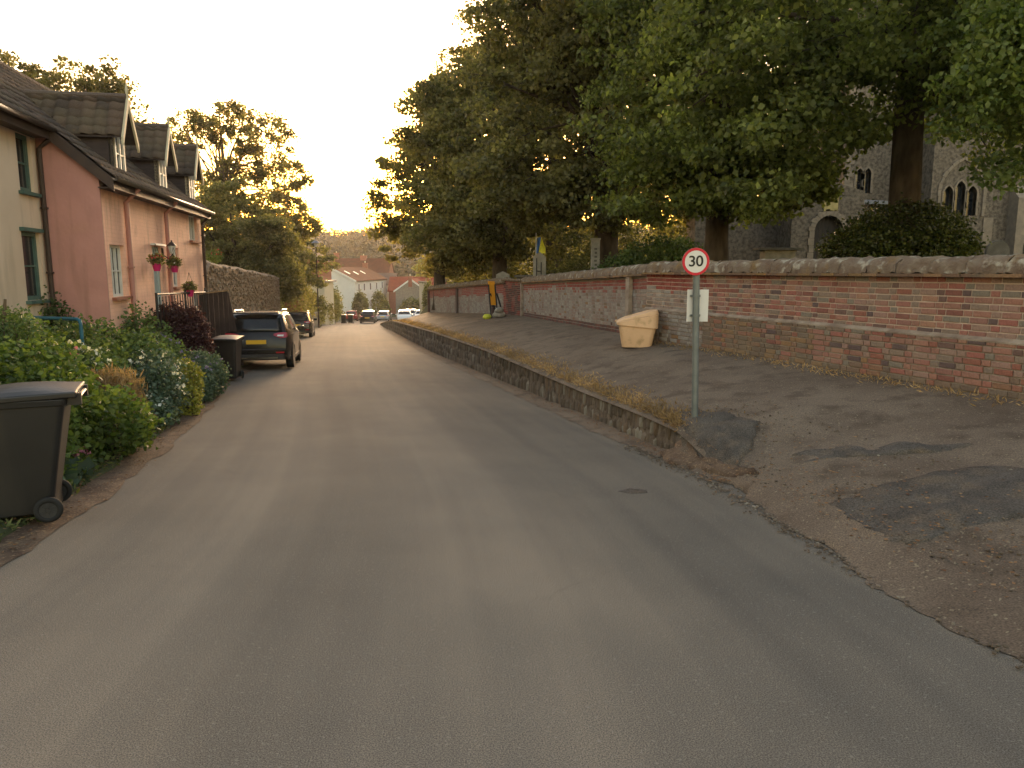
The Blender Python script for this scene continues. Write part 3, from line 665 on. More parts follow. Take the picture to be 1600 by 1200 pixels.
# ------------------------------------------------------------------ trees
def cluster_centres(ells, n, shell=.62):
    out = []
    vol = np.array([e[3]*e[4]*e[5] for e in ells])**.72; vol = vol/vol.sum()
    for _ in range(n):
        e = ells[rng.choice(len(ells), p=vol)]
        d = rng.normal(size=3); d /= np.linalg.norm(d)
        r_ = shell + (1-shell)*rng.random()**.6
        if rng.random() < .18: r_ *= .6
        out.append([e[0]+d[0]*e[3]*r_, e[1]+d[1]*e[4]*r_, e[2]+d[2]*e[5]*r_])
    return np.array(out)
def tree(name, label, base, trunk_r, trunk_h, ells, ncl, per, leaf, lm, clr=(.45, .9), group='trees behind the churchyard wall', bark='bark', nlimb=26, lean=(0, 0), droop=.35, cat='tree', trunk_pts=None, wide=.8, keep=None, flat=.48):
    root = empty(name, base, 0, label, cat, group)
    bx, by, bz = base
    cc = cluster_centres(ells, ncl)
    if keep is not None: cc = np.array([c for c in cc if keep(c)])
    rel = cc - np.array(base)
    rads = rng.uniform(clr[0], clr[1], len(cc))
    P = blob_points(rel, rads, per, flat, .3)
    stuff_o = quadmesh('crown', leaf_verts(P, leaf, droop, wide), M[lm], root)
    mb = MB()
    top = Vector((lean[0], lean[1], trunk_h))
    zc = max(e[2]+e[5]*.4 for e in ells)-bz
    pts = [Vector((0, 0, -.3)), Vector((0, 0, .15)), Vector((lean[0]*.3, lean[1]*.3, trunk_h*.35)), Vector((lean[0]*.7, lean[1]*.7, trunk_h*.7)), top, Vector((lean[0]*1.3+.2, lean[1]*1.3, (trunk_h+zc)/2)), Vector((lean[0]*1.2, lean[1]*1.4+.2, zc))]
    rr = [trunk_r*1.55, trunk_r*1.25, trunk_r*1.02, trunk_r*.95, trunk_r*.9, trunk_r*.45, trunk_r*.12]
    mb.tube(pts, rr, 12)
    idx = rng.choice(len(cc), min(nlimb, len(cc)), replace=False)
    for i in idx:
        e = Vector(rel[i]); t = random.uniform(.0, .9)
        s_ = top.lerp(pts[5], t) if random.random() < .75 else top.lerp(pts[5], t*.2)
        if e.z < s_.z - 2 and random.random() < .6: s_ = top.copy()
        m1 = s_.lerp(e, .35) + Vector((random.uniform(-.3, .3), random.uniform(-.3, .3), random.uniform(.2, .9)))
        m2 = s_.lerp(e, .7) + Vector((random.uniform(-.3, .3), random.uniform(-.3, .3), random.uniform(.1, .6)))
        r0 = trunk_r*random.uniform(.18, .42)
        mb.tube([s_, m1, m2, e], [r0, r0*.65, r0*.35, r0*.1], 6, cap=False)
        for _ in range(2):
            q = e + Vector((random.uniform(-.7, .7), random.uniform(-.7, .7), random.uniform(-.4, .6)))
            mb.tube([m2, m2.lerp(q, .5)+Vector((0, 0, .15)), q], [r0*.3, r0*.18, r0*.05], 5, cap=False)
    mb.build('trunk', M[bark], root, smooth=True)
    return root
# the big lime beside the church, its crown overhanging the wall (branches nearer on the right)
def keep1(c):   # a clearing where the trunk and the church show
    px = c[0]/c[1]*1164+800; el = (c[2]-1.7)/c[1]*1164
    return not (1295 < px < 1440 and el < 195) and not (1235 < px <= 1295 and el < 150) and not (1425 <= px < 1640 and el < 118+(0 if px < 1500 else 10))
tree('lime_tree', 'nearest broad lime tree, thick trunk rising out of the clipped bush by the church', (9.9, 19.2, 1.6), .37, 4.6,
     [(10.6, 18.5, 9.5, 7.2, 6.6, 4.6), (6.0, 17.0, 8.2, 3.4, 4.0, 3.0), (5.8, 18.2, 5.0, 2.4, 2.8, 1.9), (12.5, 15.5, 7.4, 4.2, 4.5, 3.6), (15, 20, 7, 4, 4, 3.5)],
     560, 190, .145, 'leaf_lime', (.45, 1.1), nlimb=50, keep=keep1, lean=(-.1, 0))
def keep2(c):
    px = c[0]/c[1]*1164+800; el = (c[2]-1.7)/c[1]*1164
    return el > 112 and px > 1425 and (px > 1470 or el > 160)
tree('lime_tree', 'lime tree overhanging at the right edge of the view with large pale green leaves', (12.4, 12.6, 1.2), .26, 4.0,
     [(8.5, 12.8, 4.7, 1.3, 1.2, 1.6), (9.8, 12.6, 6.2, 2.4, 2, 2.2), (7.7, 13.1, 5.7, 1.0, 1.0, 1.0), (12, 13, 7, 2.6, 2.4, 2.4)], 240, 120, .112, 'leaf_near', (.35, .75), nlimb=24, keep=keep2)
tree('lime_tree', 'second lime tree along the churchyard wall, straight trunk just right of the speed limit disc', (6.15, 22.8, 1.3), .34, 3.6,
     [(6.2, 22.8, 8.6, 4.2, 4.4, 5.4), (4.4, 21.5, 5.3, 2.2, 2.6, 2.6), (7.6, 22, 5.0, 2.4, 2.6, 1.9), (7.2, 22, 4.0, 1.8, 1.8, 1.0), (5.0, 21.8, 4.3, 1.6, 1.8, 1.2), (5, 24, 12, 4.4, 4.4, 3.8)], 420, 170, .15, 'leaf_lime', (.45, 1.1), nlimb=40)
tree('lime_tree', 'third lime tree with a dark thick trunk beside the tall pale stone slab', (3.55, 28.6, 1.0), .46, 3.5,
     [(3.2, 28.6, 8.4, 4.4, 4.6, 5.2), (.9, 28.4, 7.0, 3.2, 3.4, 3.5), (3.6, 29, 12.6, 3.2, 4, 3.6), (1.0, 28.8, 4.9, 2.8, 2.6, 1.6), (3.6, 27.8, 4.4, 2.4, 2, 1.3), (2, 28, 11, 3.4, 4, 3)], 430, 165, .17, 'leaf_dark', (.45, 1.05), nlimb=44)
tree('lime_tree', 'fourth churchyard tree with low hanging foliage above the orange board', (-.6, 36.5, .4), .36, 3.4,
     [(-.9, 36.2, 7.0, 3.9, 4.2, 5.0), (-2.2, 37, 4.6, 3.0, 3.2, 2.8), (.4, 37, 9.8, 3.4, 3.6, 3.0), (.2, 35.5, 3.8, 3.2, 3, 2.0), (-3.2, 36.5, 8.4, 2.0, 2.6, 1.8)], 400, 150, .18, 'leaf_dark', (.45, 1.1), nlimb=44)
tree('lime_tree', 'farthest churchyard tree at the lower end of the wall, thin trunk leaning over it', (-4.3, 44.6, -.3), .33, 4.2,
     [(-4.9, 45.5, 5.6, 3.6, 4, 4.4), (-3.4, 44.6, 9.4, 2.6, 3.4, 3.4), (-6.8, 45.5, 5.0, 1.2, 1.8, 1.1), (-6.1, 45.5, 8.1, 1.5, 2, 1.3), (-1.5, 45, 4, 4, 4, 3.4), (-2.6, 46, 12.6, 2.0, 2.4, 2.4), (-4.3, 45.2, 3.2, 1.5, 1.8, 1.4)], 380, 105, .20, 'leaf_far', (.35, .95), nlimb=60)
tree('lime_tree', 'tall tree rising highest against the sky behind the churchyard row', (2.4, 43, 1.2), .45, 7,
     [(1.6, 43, 14, 4.6, 4, 4.6), (-.1, 43, 16.6, 1.5, 2, 1.6), (4.8, 43, 17.5, 4.2, 4, 4.0), (5, 42, 9, 5, 4, 5)], 330, 62, .22, 'leaf_far', (.35, .9), nlimb=70)
tree('lime_tree', 'tree filling the sky behind the church tower side of the churchyard', (13, 46, 2.2), .4, 6,
     [(11, 46, 13, 8, 4, 7), (8.5, 41, 7, 3.2, 2.5, 3.6), (17, 54, 7.5, 5, 3, 5)], 460, 110, .26, 'leaf_dark', (.6, 1.2), nlimb=20)
# left side trees
LG = 'trees behind the cottages'
tree('sycamore_tree', 'tall open tree with sky showing through it beyond the flint wall, trunk at its left', (-21.2, 56, -2.2), .30, 8.0,
     [(-23.2, 56, 11.6, 1.9, 1.6, 1.5), (-21.2, 56, 12.2, 1.9, 1.6, 1.5), (-19.6, 56, 9.2, 2.0, 1.6, 1.5), (-17.9, 56, 11.6, 2.1, 1.8, 1.7), (-16.6, 56, 8.6, 2.0, 1.6, 2.2), (-22.9, 56, 7.4, 2.2, 1.6, 1.6), (-17.2, 56, 5.4, 2.6, 1.8, 2.2), (-20.6, 56, 5.5, 2.2, 1.8, 1.6), (-15.4, 56, 4.8, 1.2, 1.2, 1.0), (-20.0, 56.2, 13.0, .9, .8, .8)],
     330, 60, .22, 'leaf_far', (.3, .75), group=LG, flat=.85, bark='bark_pale', nlimb=60)
tree('dense_tree', 'dense dark rounded tree spilling over the brown flint garden wall', (-15.6, 42, -1.6), .3, 2.4,
     [(-15.2, 42, 3.6, 2.7, 2.4, 3.1), (-13.6, 42.5, 2.6, 1.6, 1.9, 2.2), (-17.0, 42, 2.6, 2.2, 2.0, 2.2), (-12.9, 43, 1.2, .9, 1.2, 1.2)], 330, 130, .16, 'leaf_dark', (.4, .8), group=LG, nlimb=12)
tree('sycamore_tree', 'open tree top showing above the ridge behind the first two dormers', (-18.2, 34.5, 0), .2, 6.6,
     [(-19.4, 34.5, 9.8, 1.5, 1.2, 1.2), (-18.0, 34.5, 9.7, 1.2, 1.0, 1.2), (-17.2, 34.5, 8.3, 1.1, 1.0, 1.4), (-18.8, 34.5, 7.6, 2.0, 1.6, 1.4)], 110, 75, .15, 'leaf_far', (.25, .55), group=LG, flat=.85, bark='bark_pale', nlimb=34)
tree('sycamore_tree', 'small feathery tree top showing above the cream house roof at the left edge', (-22.6, 35, 0), .2, 7,
     [(-23.4, 35, 10.9, 1.1, .9, .7), (-22.0, 35, 10.0, 1.5, 1.2, .9)], 60, 60, .15, 'leaf_far', (.22, .5), group=LG, flat=.85, bark='bark_pale', nlimb=20)
tree('dense_tree', 'low dark tree behind the far end of the flint wall by the street lamp', (-18.5, 66, -2.6), .25, 3,
     [(-19, 66, 2.2, 3.4, 2.5, 2.6), (-22, 66, 3, 3, 2.5, 3)], 150, 90, .26, 'leaf_dark', (.5, 1.0), group=LG, nlimb=8)

# distant wood on the hillside: one mass
cs = []; 
for _ in range(3600):
    y = random.uniform(185, 440); x = random.uniform(-.75, .65)*y - 10
    if y < 235 and -45 < x < -5: continue
    cs.append((x, y, gz(x, y) + random.uniform(1, 9 if y > 230 else 5), random.uniform(2.2, 4.6)))
cs = np.array(cs); P = blob_points(cs[:, :3], cs[:, 3], 95, .85, .6)
o = quadmesh('distant_wood', leaf_verts(P, 1.3, .1, .9), M['leaf_wood']); tag(o, 'wooded hillside closing the view beyond the village roofs', 'woodland', kind='stuff')

# ------------------------------------------------------------------ bush under the lime
def shrub(name, label, ells, n, leaf, lm, cat='shrub', group=None, extra=None, droop=.1, wide=.7, shell=.7, core=True, stems=None, flowers=None):
    bx = sum(e[0] for e in ells)/len(ells); by = sum(e[1] for e in ells)/len(ells); bz = gz(bx, by)
    root = empty(name, (bx, by, bz), 0, label, cat, group)
    vol = np.array([(e[3]*e[4]*e[5])**.67 for e in ells]); vol /= vol.sum()
    Ps = []
    n = int(n*1.5)
    for e, v in zip(ells, vol):
        k = max(30, int(n*v)); d = rng.normal(size=(k, 3)); d /= np.linalg.norm(d, axis=1)[:, None]
        lump = 1 + .17*np.sin(d[:, 0]*7+e[0]*3)*np.sin(d[:, 1]*6+1)*np.cos(d[:, 2]*8) + .10*np.sin(d[:, 0]*15+e[1])*np.cos(d[:, 2]*17+d[:, 1]*9) + rng.normal(0, .08, k)
        rr = (shell + (1-shell)*rng.random(k)**.5) * lump
        p = np.array(e[:3]) + d*rr[:, None]*np.array(e[3:6]); Ps.append(p)
    P = np.concatenate(Ps) - np.array([bx, by, bz]); P = P[P[:, 2] > -.06]
    quadmesh('foliage', leaf_verts(P, leaf, droop, wide), M[lm], root)
    mb = MB()
    for e in ells:
        for _ in range(7):
            t = Vector((e[0]-bx+random.uniform(-.7, .7)*e[3], e[1]-by+random.uniform(-.7, .7)*e[4], e[2]-bz+random.uniform(.0, .8)*e[5]))
            b0 = Vector((e[0]-bx+random.uniform(-.15, .15), e[1]-by+random.uniform(-.15, .15), -.05))
            mb.tube([b0, b0.lerp(t, .5)+Vector((0, 0, .05)), t], [.018, .012, .004], 5, cap=False)
    mb.build('stem', M['bark'], root)
    if flowers:
        fm, fn, fs, zlo = flowers
        sel = P[(P[:, 2] > zlo)]; sel = sel[rng.choice(len(sel), min(fn, len(sel)), replace=False)]
        c = np.array([[e[0]-bx, e[1]-by, e[2]-bz] for e in ells]).mean(0)
        d = sel-c; d /= np.linalg.norm(d, axis=1)[:, None]+1e-6
        fp = np.repeat(sel + d*leaf*.9, 5, 0) + rng.normal(0, fs*.25, (len(sel)*5, 3))
        quadmesh('flowers', leaf_verts(fp, fs, -.2, 1.0), M[fm], root)['kind'] = 'stuff'
    return root
shrub('clipped_bush', 'wide clipped dark bush round the foot of the big lime trunk, behind the wall', [(9.8, 18.9, 2.42, 1.45, 1.3, .92), (9.0, 18.8, 2.2, 1.2, 1.1, .62), (10.7, 19, 2.1, .85, .9, .6), (9.7, 19, 1.7, 1.8, 1.2, .6)], 26000, .085, 'leaf_bush', 'bush', shell=.78)
shrub('churchyard_bush', 'light green bush behind the wall between the lime trunks', [(4.9, 25, 1.9, 1.3, .8, .9), (4.1, 25.6, 1.6, 1.2, .8, .7), (5.7, 26, 2.1, 1.0, .8, .7)], 5000, .12, 'leaf_mid', 'bush')
shrub('churchyard_bush', 'low dark bush behind the wall between the flag and the tall stone slab', [(2.6, 30.5, 1.3, 1.5, .8, .7), (3.6, 32, 1.6, 1.6, .8, .9)], 4500, .12, 'leaf_dark', 'bush')

shrub('tall_hedge', 'tall dark hedge at the back of the churchyard seen between the trunks', [(x_, 56+1.5*math.sin(x_), gz(x_, 56)+3.0, 2.6, 1.5, 3.9+.6*math.sin(x_*2.1)) for x_ in range(-2, 26, 3)], 36000, .26, 'leaf_dark', 'hedge')
# ------------------------------------------------------------------ the church
ch = empty('church', (18, 40, 1.9), 0, 'medieval flint church with arched porch door and square tower behind the trees', 'church')
def cb(mb, x0, x1, y0, y1, z0, z1, mi=0): mb.box(x0-18, x1-18, y0-40, y1-40, z0-1.9, z1-1.9, mi)
def cprism(mb, poly, a, b, axis='y', mi=0): 
    off = {'y': (18, 1.9, 40), 'x': (40, 1.9, 18)}[axis]
    mb.prism([(u-off[0], v-off[1]) for u, v in poly], a-off[2], b-off[2], axis, mi)
def arch(x0, x1, z0, zs, pointed=0.0, n=10):
    """outline points of an arched opening, bottom-left round to bottom-right"""
    c = (x0+x1)/2; r_ = (x1-x0)/2; pts = [(x0, z0), (x0, zs)]
    for k in range(1, n):
        a = math.pi - math.pi*k/n
        h_ = r_*math.sin(a); 
        if pointed: h_ *= 1+pointed*(1-abs(math.cos(a)))
        pts.append((c + r_*math.cos(a), zs+h_))
    pts += [(x1, zs), (x1, z0)]
    return pts
def wall_with_openings(mb, x0, x1, z0, z1, ya, yb, ops, mi=0):
    """wall slab with openings, cut with bmesh triangle fill"""
    b = bmesh.new()
    def loop(pts):
        vs_ = [b.verts.new((p[0]-18, 0, p[1]-1.9)) for p in pts]
        return [b.edges.new((vs_[i], vs_[(i+1) % len(vs_)])) for i in range(len(vs_))]
    es = loop([(x0, z0), (x1, z0), (x1, z1), (x0, z1)])
    for o_ in ops: es += loop(o_)
    bmesh.ops.triangle_fill(b, use_beauty=True, use_dissolve=False, edges=es)
    b.verts.index_update()
    vv = [v.co.copy() for v in b.verts]; ff = [tuple(v.index for v in f.verts) for f in b.faces]
    bd = [(e.verts[0].index, e.verts[1].index) for e in b.edges if len(e.link_faces) == 1]
    b.free(); n = len(vv)
    mb.add([(v.x, ya-40, v.z) for v in vv] + [(v.x, yb-40, v.z) for v in vv], ff + [tuple(i+n for i in reversed(f)) for f in ff] + [(a_, c_, c_+n, a_+n) for a_, c_ in bd], mi)
def surround(mb, pts, wd, y0, y1):
    """dressed stones round an arch outline"""
    cx = (pts[0][0]+pts[-1][0])/2; cz = pts[0][1]
    zs = pts[1][1]
    for i in range(len(pts)-1):
        a, b = Vector((pts[i][0], pts[i][1])), Vector((pts[i+1][0], pts[i+1][1]))
        def outn(p):
            d = Vector((p.x-cx, max(0, p.y-zs))); return d.normalized()
        na, nb = outn(a), outn(b)
        segs = max(1, int((b-a).length/.3))
        for k in range(segs):
            p, q = a.lerp(b, k/segs), a.lerp(b, (k+.94)/segs); np_, nq = na.lerp(nb, k/segs).normalized(), na.lerp(nb, (k+.94)/segs).normalized()
            ww = wd*(1.25 if (i+k) % 2 else 1)
            po, qo = p+np_*ww, q+nq*ww
            mb.prism([(v.x-18, v.y-1.9) for v in (p, q, qo, po)], y0-40, y1-40, 'y')
# porch
door = arch(14.72, 16.12, 1.9, 3.62, .05, 14)
mb = MB(); wall_with_openings(mb, 13.6, 17.07, 1.7, 5.35, 37.0, 37.6, [door])
cb(mb, 13.6, 14.1, 37.6, 40, 1.7, 5.35); cb(mb, 16.6, 17.07, 37.6, 40, 1.7, 5.35)
cprism(mb, [(13.6, 5.35), (17.07, 5.35), (17.07, 5.5), (15.3, 6.0), (13.6, 5.5)], 37, 40)
mb.build('porch_wall', M['church'], ch)
mb = MB(); surround(mb, door, .24, 36.93, 37.3); mb.build('door_arch', M['dress'], ch)
mb = MB()
for k in range(7): cb(mb, 14.72+k*.2+.005, 14.72+(k+1)*.2-.005, 37.35, 37.42, 1.9, 4.4)
mb.build('door', M['darkdoor'], ch)
mb = MB(); cb(mb, 15.1, 15.78, 36.93, 36.997, 4.55, 5.4); mb.build('notice_panel', M['plaque'], ch)
# west wall left of porch
mb = MB(); cb(mb, 9.4, 13.6, 39.0, 41, 1.6, 5.2); mb.build('aisle_wall', M['church'], ch)
mb = MB(); cb(mb, 17.07, 18.7, 38.5, 41, 1.7, 5.0); mb.build('aisle_wall', M['church'], ch)
mb = MB(); cprism(mb, [(38.2, 5.0), (38.2, 5.14), (43, 5.7), (43, 5.5)], 17.08, 18.9, 'x'); mb.build('lead_roof', M['lead'], ch)
# tower
w1 = arch(19.28, 19.64, 6.0, 7.1, .4, 8); w2 = arch(19.74, 20.10, 6.0, 7.1, .4, 8)
mb = MB(); wall_with_openings(mb, 18.65, 24.0, 1.7, 19, 43, 43.8, [w1, w2]); cb(mb, 18.65, 24, 43.8, 49, 1.7, 19)
mb.build('tower_wall', M['church'], ch)
mb = MB()
for k in range(40):
    z = 5.2+k*.34; a_ = .5 if k % 2 else .3
    cb(mb, 18.62, 18.62+a_, 42.96, 43.3, z, z+.32)
mb.build('quoin', M['dress'], ch)
mb = MB(); surround(mb, w1, .1, 42.95, 43.2); surround(mb, w2, .1, 42.95, 43.2); mb.build('window_surround', M['dress'], ch)
mb = MB(); cb(mb, 19.2, 20.2, 43.3, 43.35, 5.9, 7.6); mb.build('pane', M['darkglass'], ch)
# nave wall on the right with traceried window, buttress and second window
ws = [arch(22.55+k*.62, 22.55+k*.62+.5, 4.55, 5.7+(.25 if k == 1 else 0), .5, 8) for k in range(3)]
w4 = arch(27.0, 28.4, 3.3, 6.4, .5, 10)
mb = MB(); wall_with_openings(mb, 21.9, 42, 1.7, 9.5, 40, 40.6, ws+[w4]); cb(mb, 21.9, 42, 40.6, 47, 1.7, 9.5); mb.build('nave_wall', M['church'], ch)
mb = MB()
for q in ws: surround(mb, q, .08, 39.94, 40.2)
big = arch(22.4, 24.6, 4.5, 5.9, .35, 12); surround(mb, big, .14, 39.92, 40.05)
mb.build('window_surround', M['dress'], ch)
mb = MB(); surround(mb, w4, .2, 39.94, 40.2); mb.build('window_surround', M['dress'], ch)
mb = MB(); cb(mb, 22.4, 24.6, 40.3, 40.34, 4.4, 6.8); mb.build('pane', M['darkglass'], ch)
mb = MB(); cb(mb, 26.9, 28.5, 40.3, 40.34, 3.2, 7.2); mb.build('pane', M['darkglass'], ch)
mb = MB(); cb(mb, 26.0, 26.7, 39.2, 39.99, 1.7, 5.4); cprism(mb, [(39.2, 5.4), (39.99, 5.4), (39.99, 6.1)], 26.0, 26.7, 'x'); mb.build('buttress', M['dress'], ch)
mb = MB(); cb(mb, 24.75, 25.25, 39.93, 39.998, 3.0, 4.45); mb.build('wall_tablet', M['dress'], ch)
mb = MB(); cprism(mb, [(40-.2, 9.5), (47.2, 9.5), (43.5, 13)], 24.0, 42, 'x'); mb.build('roof', M['lead'], ch)

# ------------------------------------------------------------------ gravestones, flag
GG = 'gravestones in the churchyard'
def gravestone(x, y, wdt, h, top, m, label, rz=0, th=.12, z=None, grp=GG):
    z0 = gz(x, y) if z is None else z
    r_ = empty('gravestone', (x, y, z0), rz, label, 'gravestone', grp)
    mb = MB(); w_ = wdt/2
    if top == 'peak': poly = [(-w_, -.1), (w_, -.1), (w_, h*.86), (w_*.9, h*.88), (0, h), (-w_*.9, h*.88), (-w_, h*.86)]
    elif top == 'round': poly = [(-w_, -.1), (w_, -.1)] + [(w_*math.cos(a), h-w_+w_*math.sin(a)) for a in np.linspace(0, math.pi, 11)]
    else: poly = [(-w_, -.1), (w_, -.1), (w_, h), (-w_, h)]
    mb.prism(poly, -th/2, th/2); mb.build('slab', m, r_, bevel=.012)
    return r_
gravestone(-.42, 34.5, .62, 1.05, 'peak', M['grave'], 'small grey headstone with a peaked top showing over the pier behind the orange board', z=.62)
g2 = gravestone(1.08, 29.6, .50, 1.45, 'peak', M['grave'], 'pale pointed headstone with black iron stand beneath the yellow flag', z=.98)
mb = MB(); mb.tube([(-.12, -.14, .2), (-.12, -.14, 1.2)], .018, 6); mb.tube([(.06, -.14, .2), (.06, -.14, 1.05)], .018, 6); mb.tube([(-.12, -.14, .7), (.06, -.14, .7)], .015, 6); mb.build('iron_stand', M['iron'], g2)
g3 = gravestone(3.02, 27.4, .30, 1.75, 'flat', M['grave'], 'tall narrow pale stone slab with dark lettering worn away beside the thick trunk', z=1.05, th=.28)
mb = MB(); mb.box(-.17, .17, -.16, .16, 1.75, 1.81); mb.build('cap', M['grave'], g3)
mb = MB()
for k in range(7): mb.box(-.055+.01*(k % 3), .05-.008*(k % 2), -.146, -.141, .55+k*.14, .62+k*.14)
mb.build('lettering', M['gravedark'], g3)
t_ = empty('chest_tomb', (.55, 31.6, .85), 0, 'dark flat topped chest tomb just behind the wall pier', 'tomb', GG)
mb = MB(); mb.box(-.35, .35, -.5, .5, 0, .58); mb.build('chest', M['gravedark'], t_); mb = MB(); mb.box(-.45, .45, -.6, .6, .58, .66); mb.build('slab', M['gravedark'], t_, bevel=.01)
t_ = empty('table_tomb', (10.4, 29.6, 2.0), 0, 'low table tomb with dark flat slab in front of the church left of the door', 'tomb', GG)
mb = MB(); mb.box(-.6, .6, -.3, .3, 0, .48); mb.build('chest', M['grave'], t_); mb = MB(); mb.box(-.85, .85, -.45, .45, .48, .58); mb.build('slab', M['gravedark'], t_, bevel=.01)
gravestone(12.4, 30, .6, 1.0, 'round', M['gravedark'], 'rounded dark headstone just left of the church door', z=1.95)
gravestone(18.6, 29, .9, .75, 'round', M['gravedark'], 'low rounded dark headstone right of the clipped bush', z=2.1)
gravestone(20.3, 29.5, .7, .9, 'round', M['gravedark'], 'dark rounded headstone near the right edge below the church windows', z=2.1)
fl = empty('flag', (1.10, 29.95, .88), 0, 'yellow flag with a blue edge on a thin pole among the graves', 'flag')
mb = MB(); mb.tube([(-.15, 0, 0), (-.15, 0, 2.3)], .014, 6); mb.build('pole', M['white'], fl)
def cloth(a, b, z0, z1, ph):
    mb = MB(); nx, nz = 8, 10
    for i in range(nx+1):
        for j in range(nz+1):
            t, s_ = i/nx, j/nz; x = a(s_)+(b(s_)-a(s_))*t; mb.v.append((x, .03*math.sin(t*6+s_*5+ph), z0+(z1-z0)*s_))
    for i in range(nx):
        for j in range(nz): k = i*(nz+1)+j; mb.f.append((k, k+1, k+nz+2, k+nz+1)); mb.mi.append(0)
    return mb
cloth(lambda s: -.05+.10*s, lambda s: .30-.24*s if s > .3 else .23, 1.5, 2.12, 0).build('yellow_cloth', M['flagyellow'], fl, smooth=True)
cloth(lambda s: -.14+.04*s, lambda s: -.05+.10*s, 1.5, 2.12, 1).build('blue_cloth', M['flagblue'], fl, smooth=True)

# ------------------------------------------------------------------ speed limit sign
sg = empty('speed_limit_sign', (2.10, 8.4, gz(2.1, 8.4)), 0, 'round 30 speed limit disc on a grey pole at the end of the raised path', 'road sign')
zb = gz(2.1, 8.4)
ln = Matrix.Rotation(R(-1.5), 4, 'Y')
mb = MB(); mb.tube([(0, 0, -.2), (0, 0, 1.93-zb)], .038, 16, mx=ln); mb.build('pole', M['steel'], sg, smooth=False)
def disc(r0, r1, y0, y1, seg=40):
    mb = MB(); pr = [(r0, 0), (r1, 0), (r1, y1-y0), (r0, y1-y0), (r0, 0)] if r0 > 0 else [(1e-4, 0), (r1, 0), (r1, y1-y0), (1e-4, y1-y0)]
    mb.lathe(pr, seg, mx=ln @ Matrix.Translation((-.02, y1, 1.80-zb)) @ Matrix.Rotation(R(90), 4, 'X')); return mb
fr = disc(0, .152, -.052, -.045).build('sign_plate', M['signgrey'], sg)
disc(.122, .150, -.056, -.0525).build('red_ring', M['signred'], sg)
disc(0, .1215, -.056, -.0527).build('white_face', M['signwhite'], sg)
fc = bpy.data.curves.new('numerals', 'FONT'); fc.body = '30'; fc.size = .165; fc.align_x = 'CENTER'; fc.align_y = 'CENTER'; fc.extrude = .0012; fc.offset = .0022; fc.space_character = .95
tmp = bpy.data.objects.new('numerals_tmp', fc); C.objects.link(tmp)
bpy.context.view_layer.update()
me = bpy.data.meshes.new_from_object(tmp); bpy.data.objects.remove(tmp)
me.materials.clear(); me.materials.append(M['signblack']); me.name = 'numerals'
o = bpy.data.objects.new('numerals', me); C.objects.link(o); o.parent = sg
o.matrix_local = ln @ Matrix.Translation((-.02, -.0585, 1.80-zb)) @ Matrix.Rotation(R(90), 4, 'X') @ Matrix.Diagonal((1.05, 1.0, 1, 1))
mb = MB(); mb.box(-.125, .115, .045, .052, 1.13-zb, 1.49-zb, mx=ln @ Matrix.Rotation(R(1.5), 4, 'Y')); mb.build('notice_board', M['signwhite'], sg)
mb = MB()
for z in (1.2, 1.42): mb.lathe([(.039, -.012), (.044, -.012), (.044, .012), (.039, .012)], 16, mx=ln @ Matrix.Translation((0, 0, z-zb))); mb.box(-.06, .06, .036, .045, z-zb-.012, z-zb+.012, mx=ln)
mb.build('clamp', M['steel'], sg)

# ------------------------------------------------------------------ grit bin
gb = empty('grit_bin', (2.44, 14.5, gz(2.3, 14.5)+.0), R(-99), 'yellow plastic grit bin with a sloping lid standing against the churchyard wall', 'grit bin')
def frustum(mb, a, b, z0, z1, mi=0, n=6, rr=.07):
    """a,b: (x0,x1,y0,y1) rectangles with rounded corners"""
    vs_ = []
    for (x0, x1, y0, y1), z in ((a, z0), (b, z1)):
        for cx, cy, s0 in ((x1-rr, y1-rr, 0), (x0+rr, y1-rr, 90), (x0+rr, y0+rr, 180), (x1-rr, y0+rr, 270)):
            for k in range(n): t = R(s0+90*k/(n-1)); vs_.append((cx+rr*math.cos(t), cy+rr*math.sin(t), z if not callable(z) else z(cx+rr*math.cos(t), cy+rr*math.sin(t))))
    m_ = 4*n
    mb.add(vs_, [tuple(range(m_-1, -1, -1)), tuple(range(m_, 2*m_))] + [(i, (i+1) % m_, (i+1) % m_+m_, i+m_) for i in range(m_)], mi)
# front of the bin faces -y in its frame, the lid is hinged at the high +y side
mb = MB(); frustum(mb, (-.365, .365, -.29, .27), (-.42, .42, -.36, .36), 0, .44, rr=.09, n=8); mb.build('tub', M['gritbin'], gb, bevel=.01)
mb = MB()
frustum(mb, (-.445, .445, -.39, .385), (-.445, .445, -.40, .39), lambda x, y: .43-.07*(y+.39)/.78, lambda x, y: .475+.17*(y+.39)/.78, rr=.13, n=8)
mb.build('rim', M['gritbin'], gb, bevel=.008)
mb = MB(); frustum(mb, (-.44, .44, -.41, .39), (-.43, .43, -.38, .37), lambda x, y: .478+.17*(y+.39)/.78, lambda x, y: .53+.22*(y+.38)/.76-.04*((y-.0)/.38)**2, rr=.13, n=8)
mb.build('lid', M['gritbin'], gb, bevel=.022)
mb = MB(); mb.box(-.08, .08, -.43, -.40, .47, .50); mb.build('handle', M['gritbin'], gb, bevel=.005)

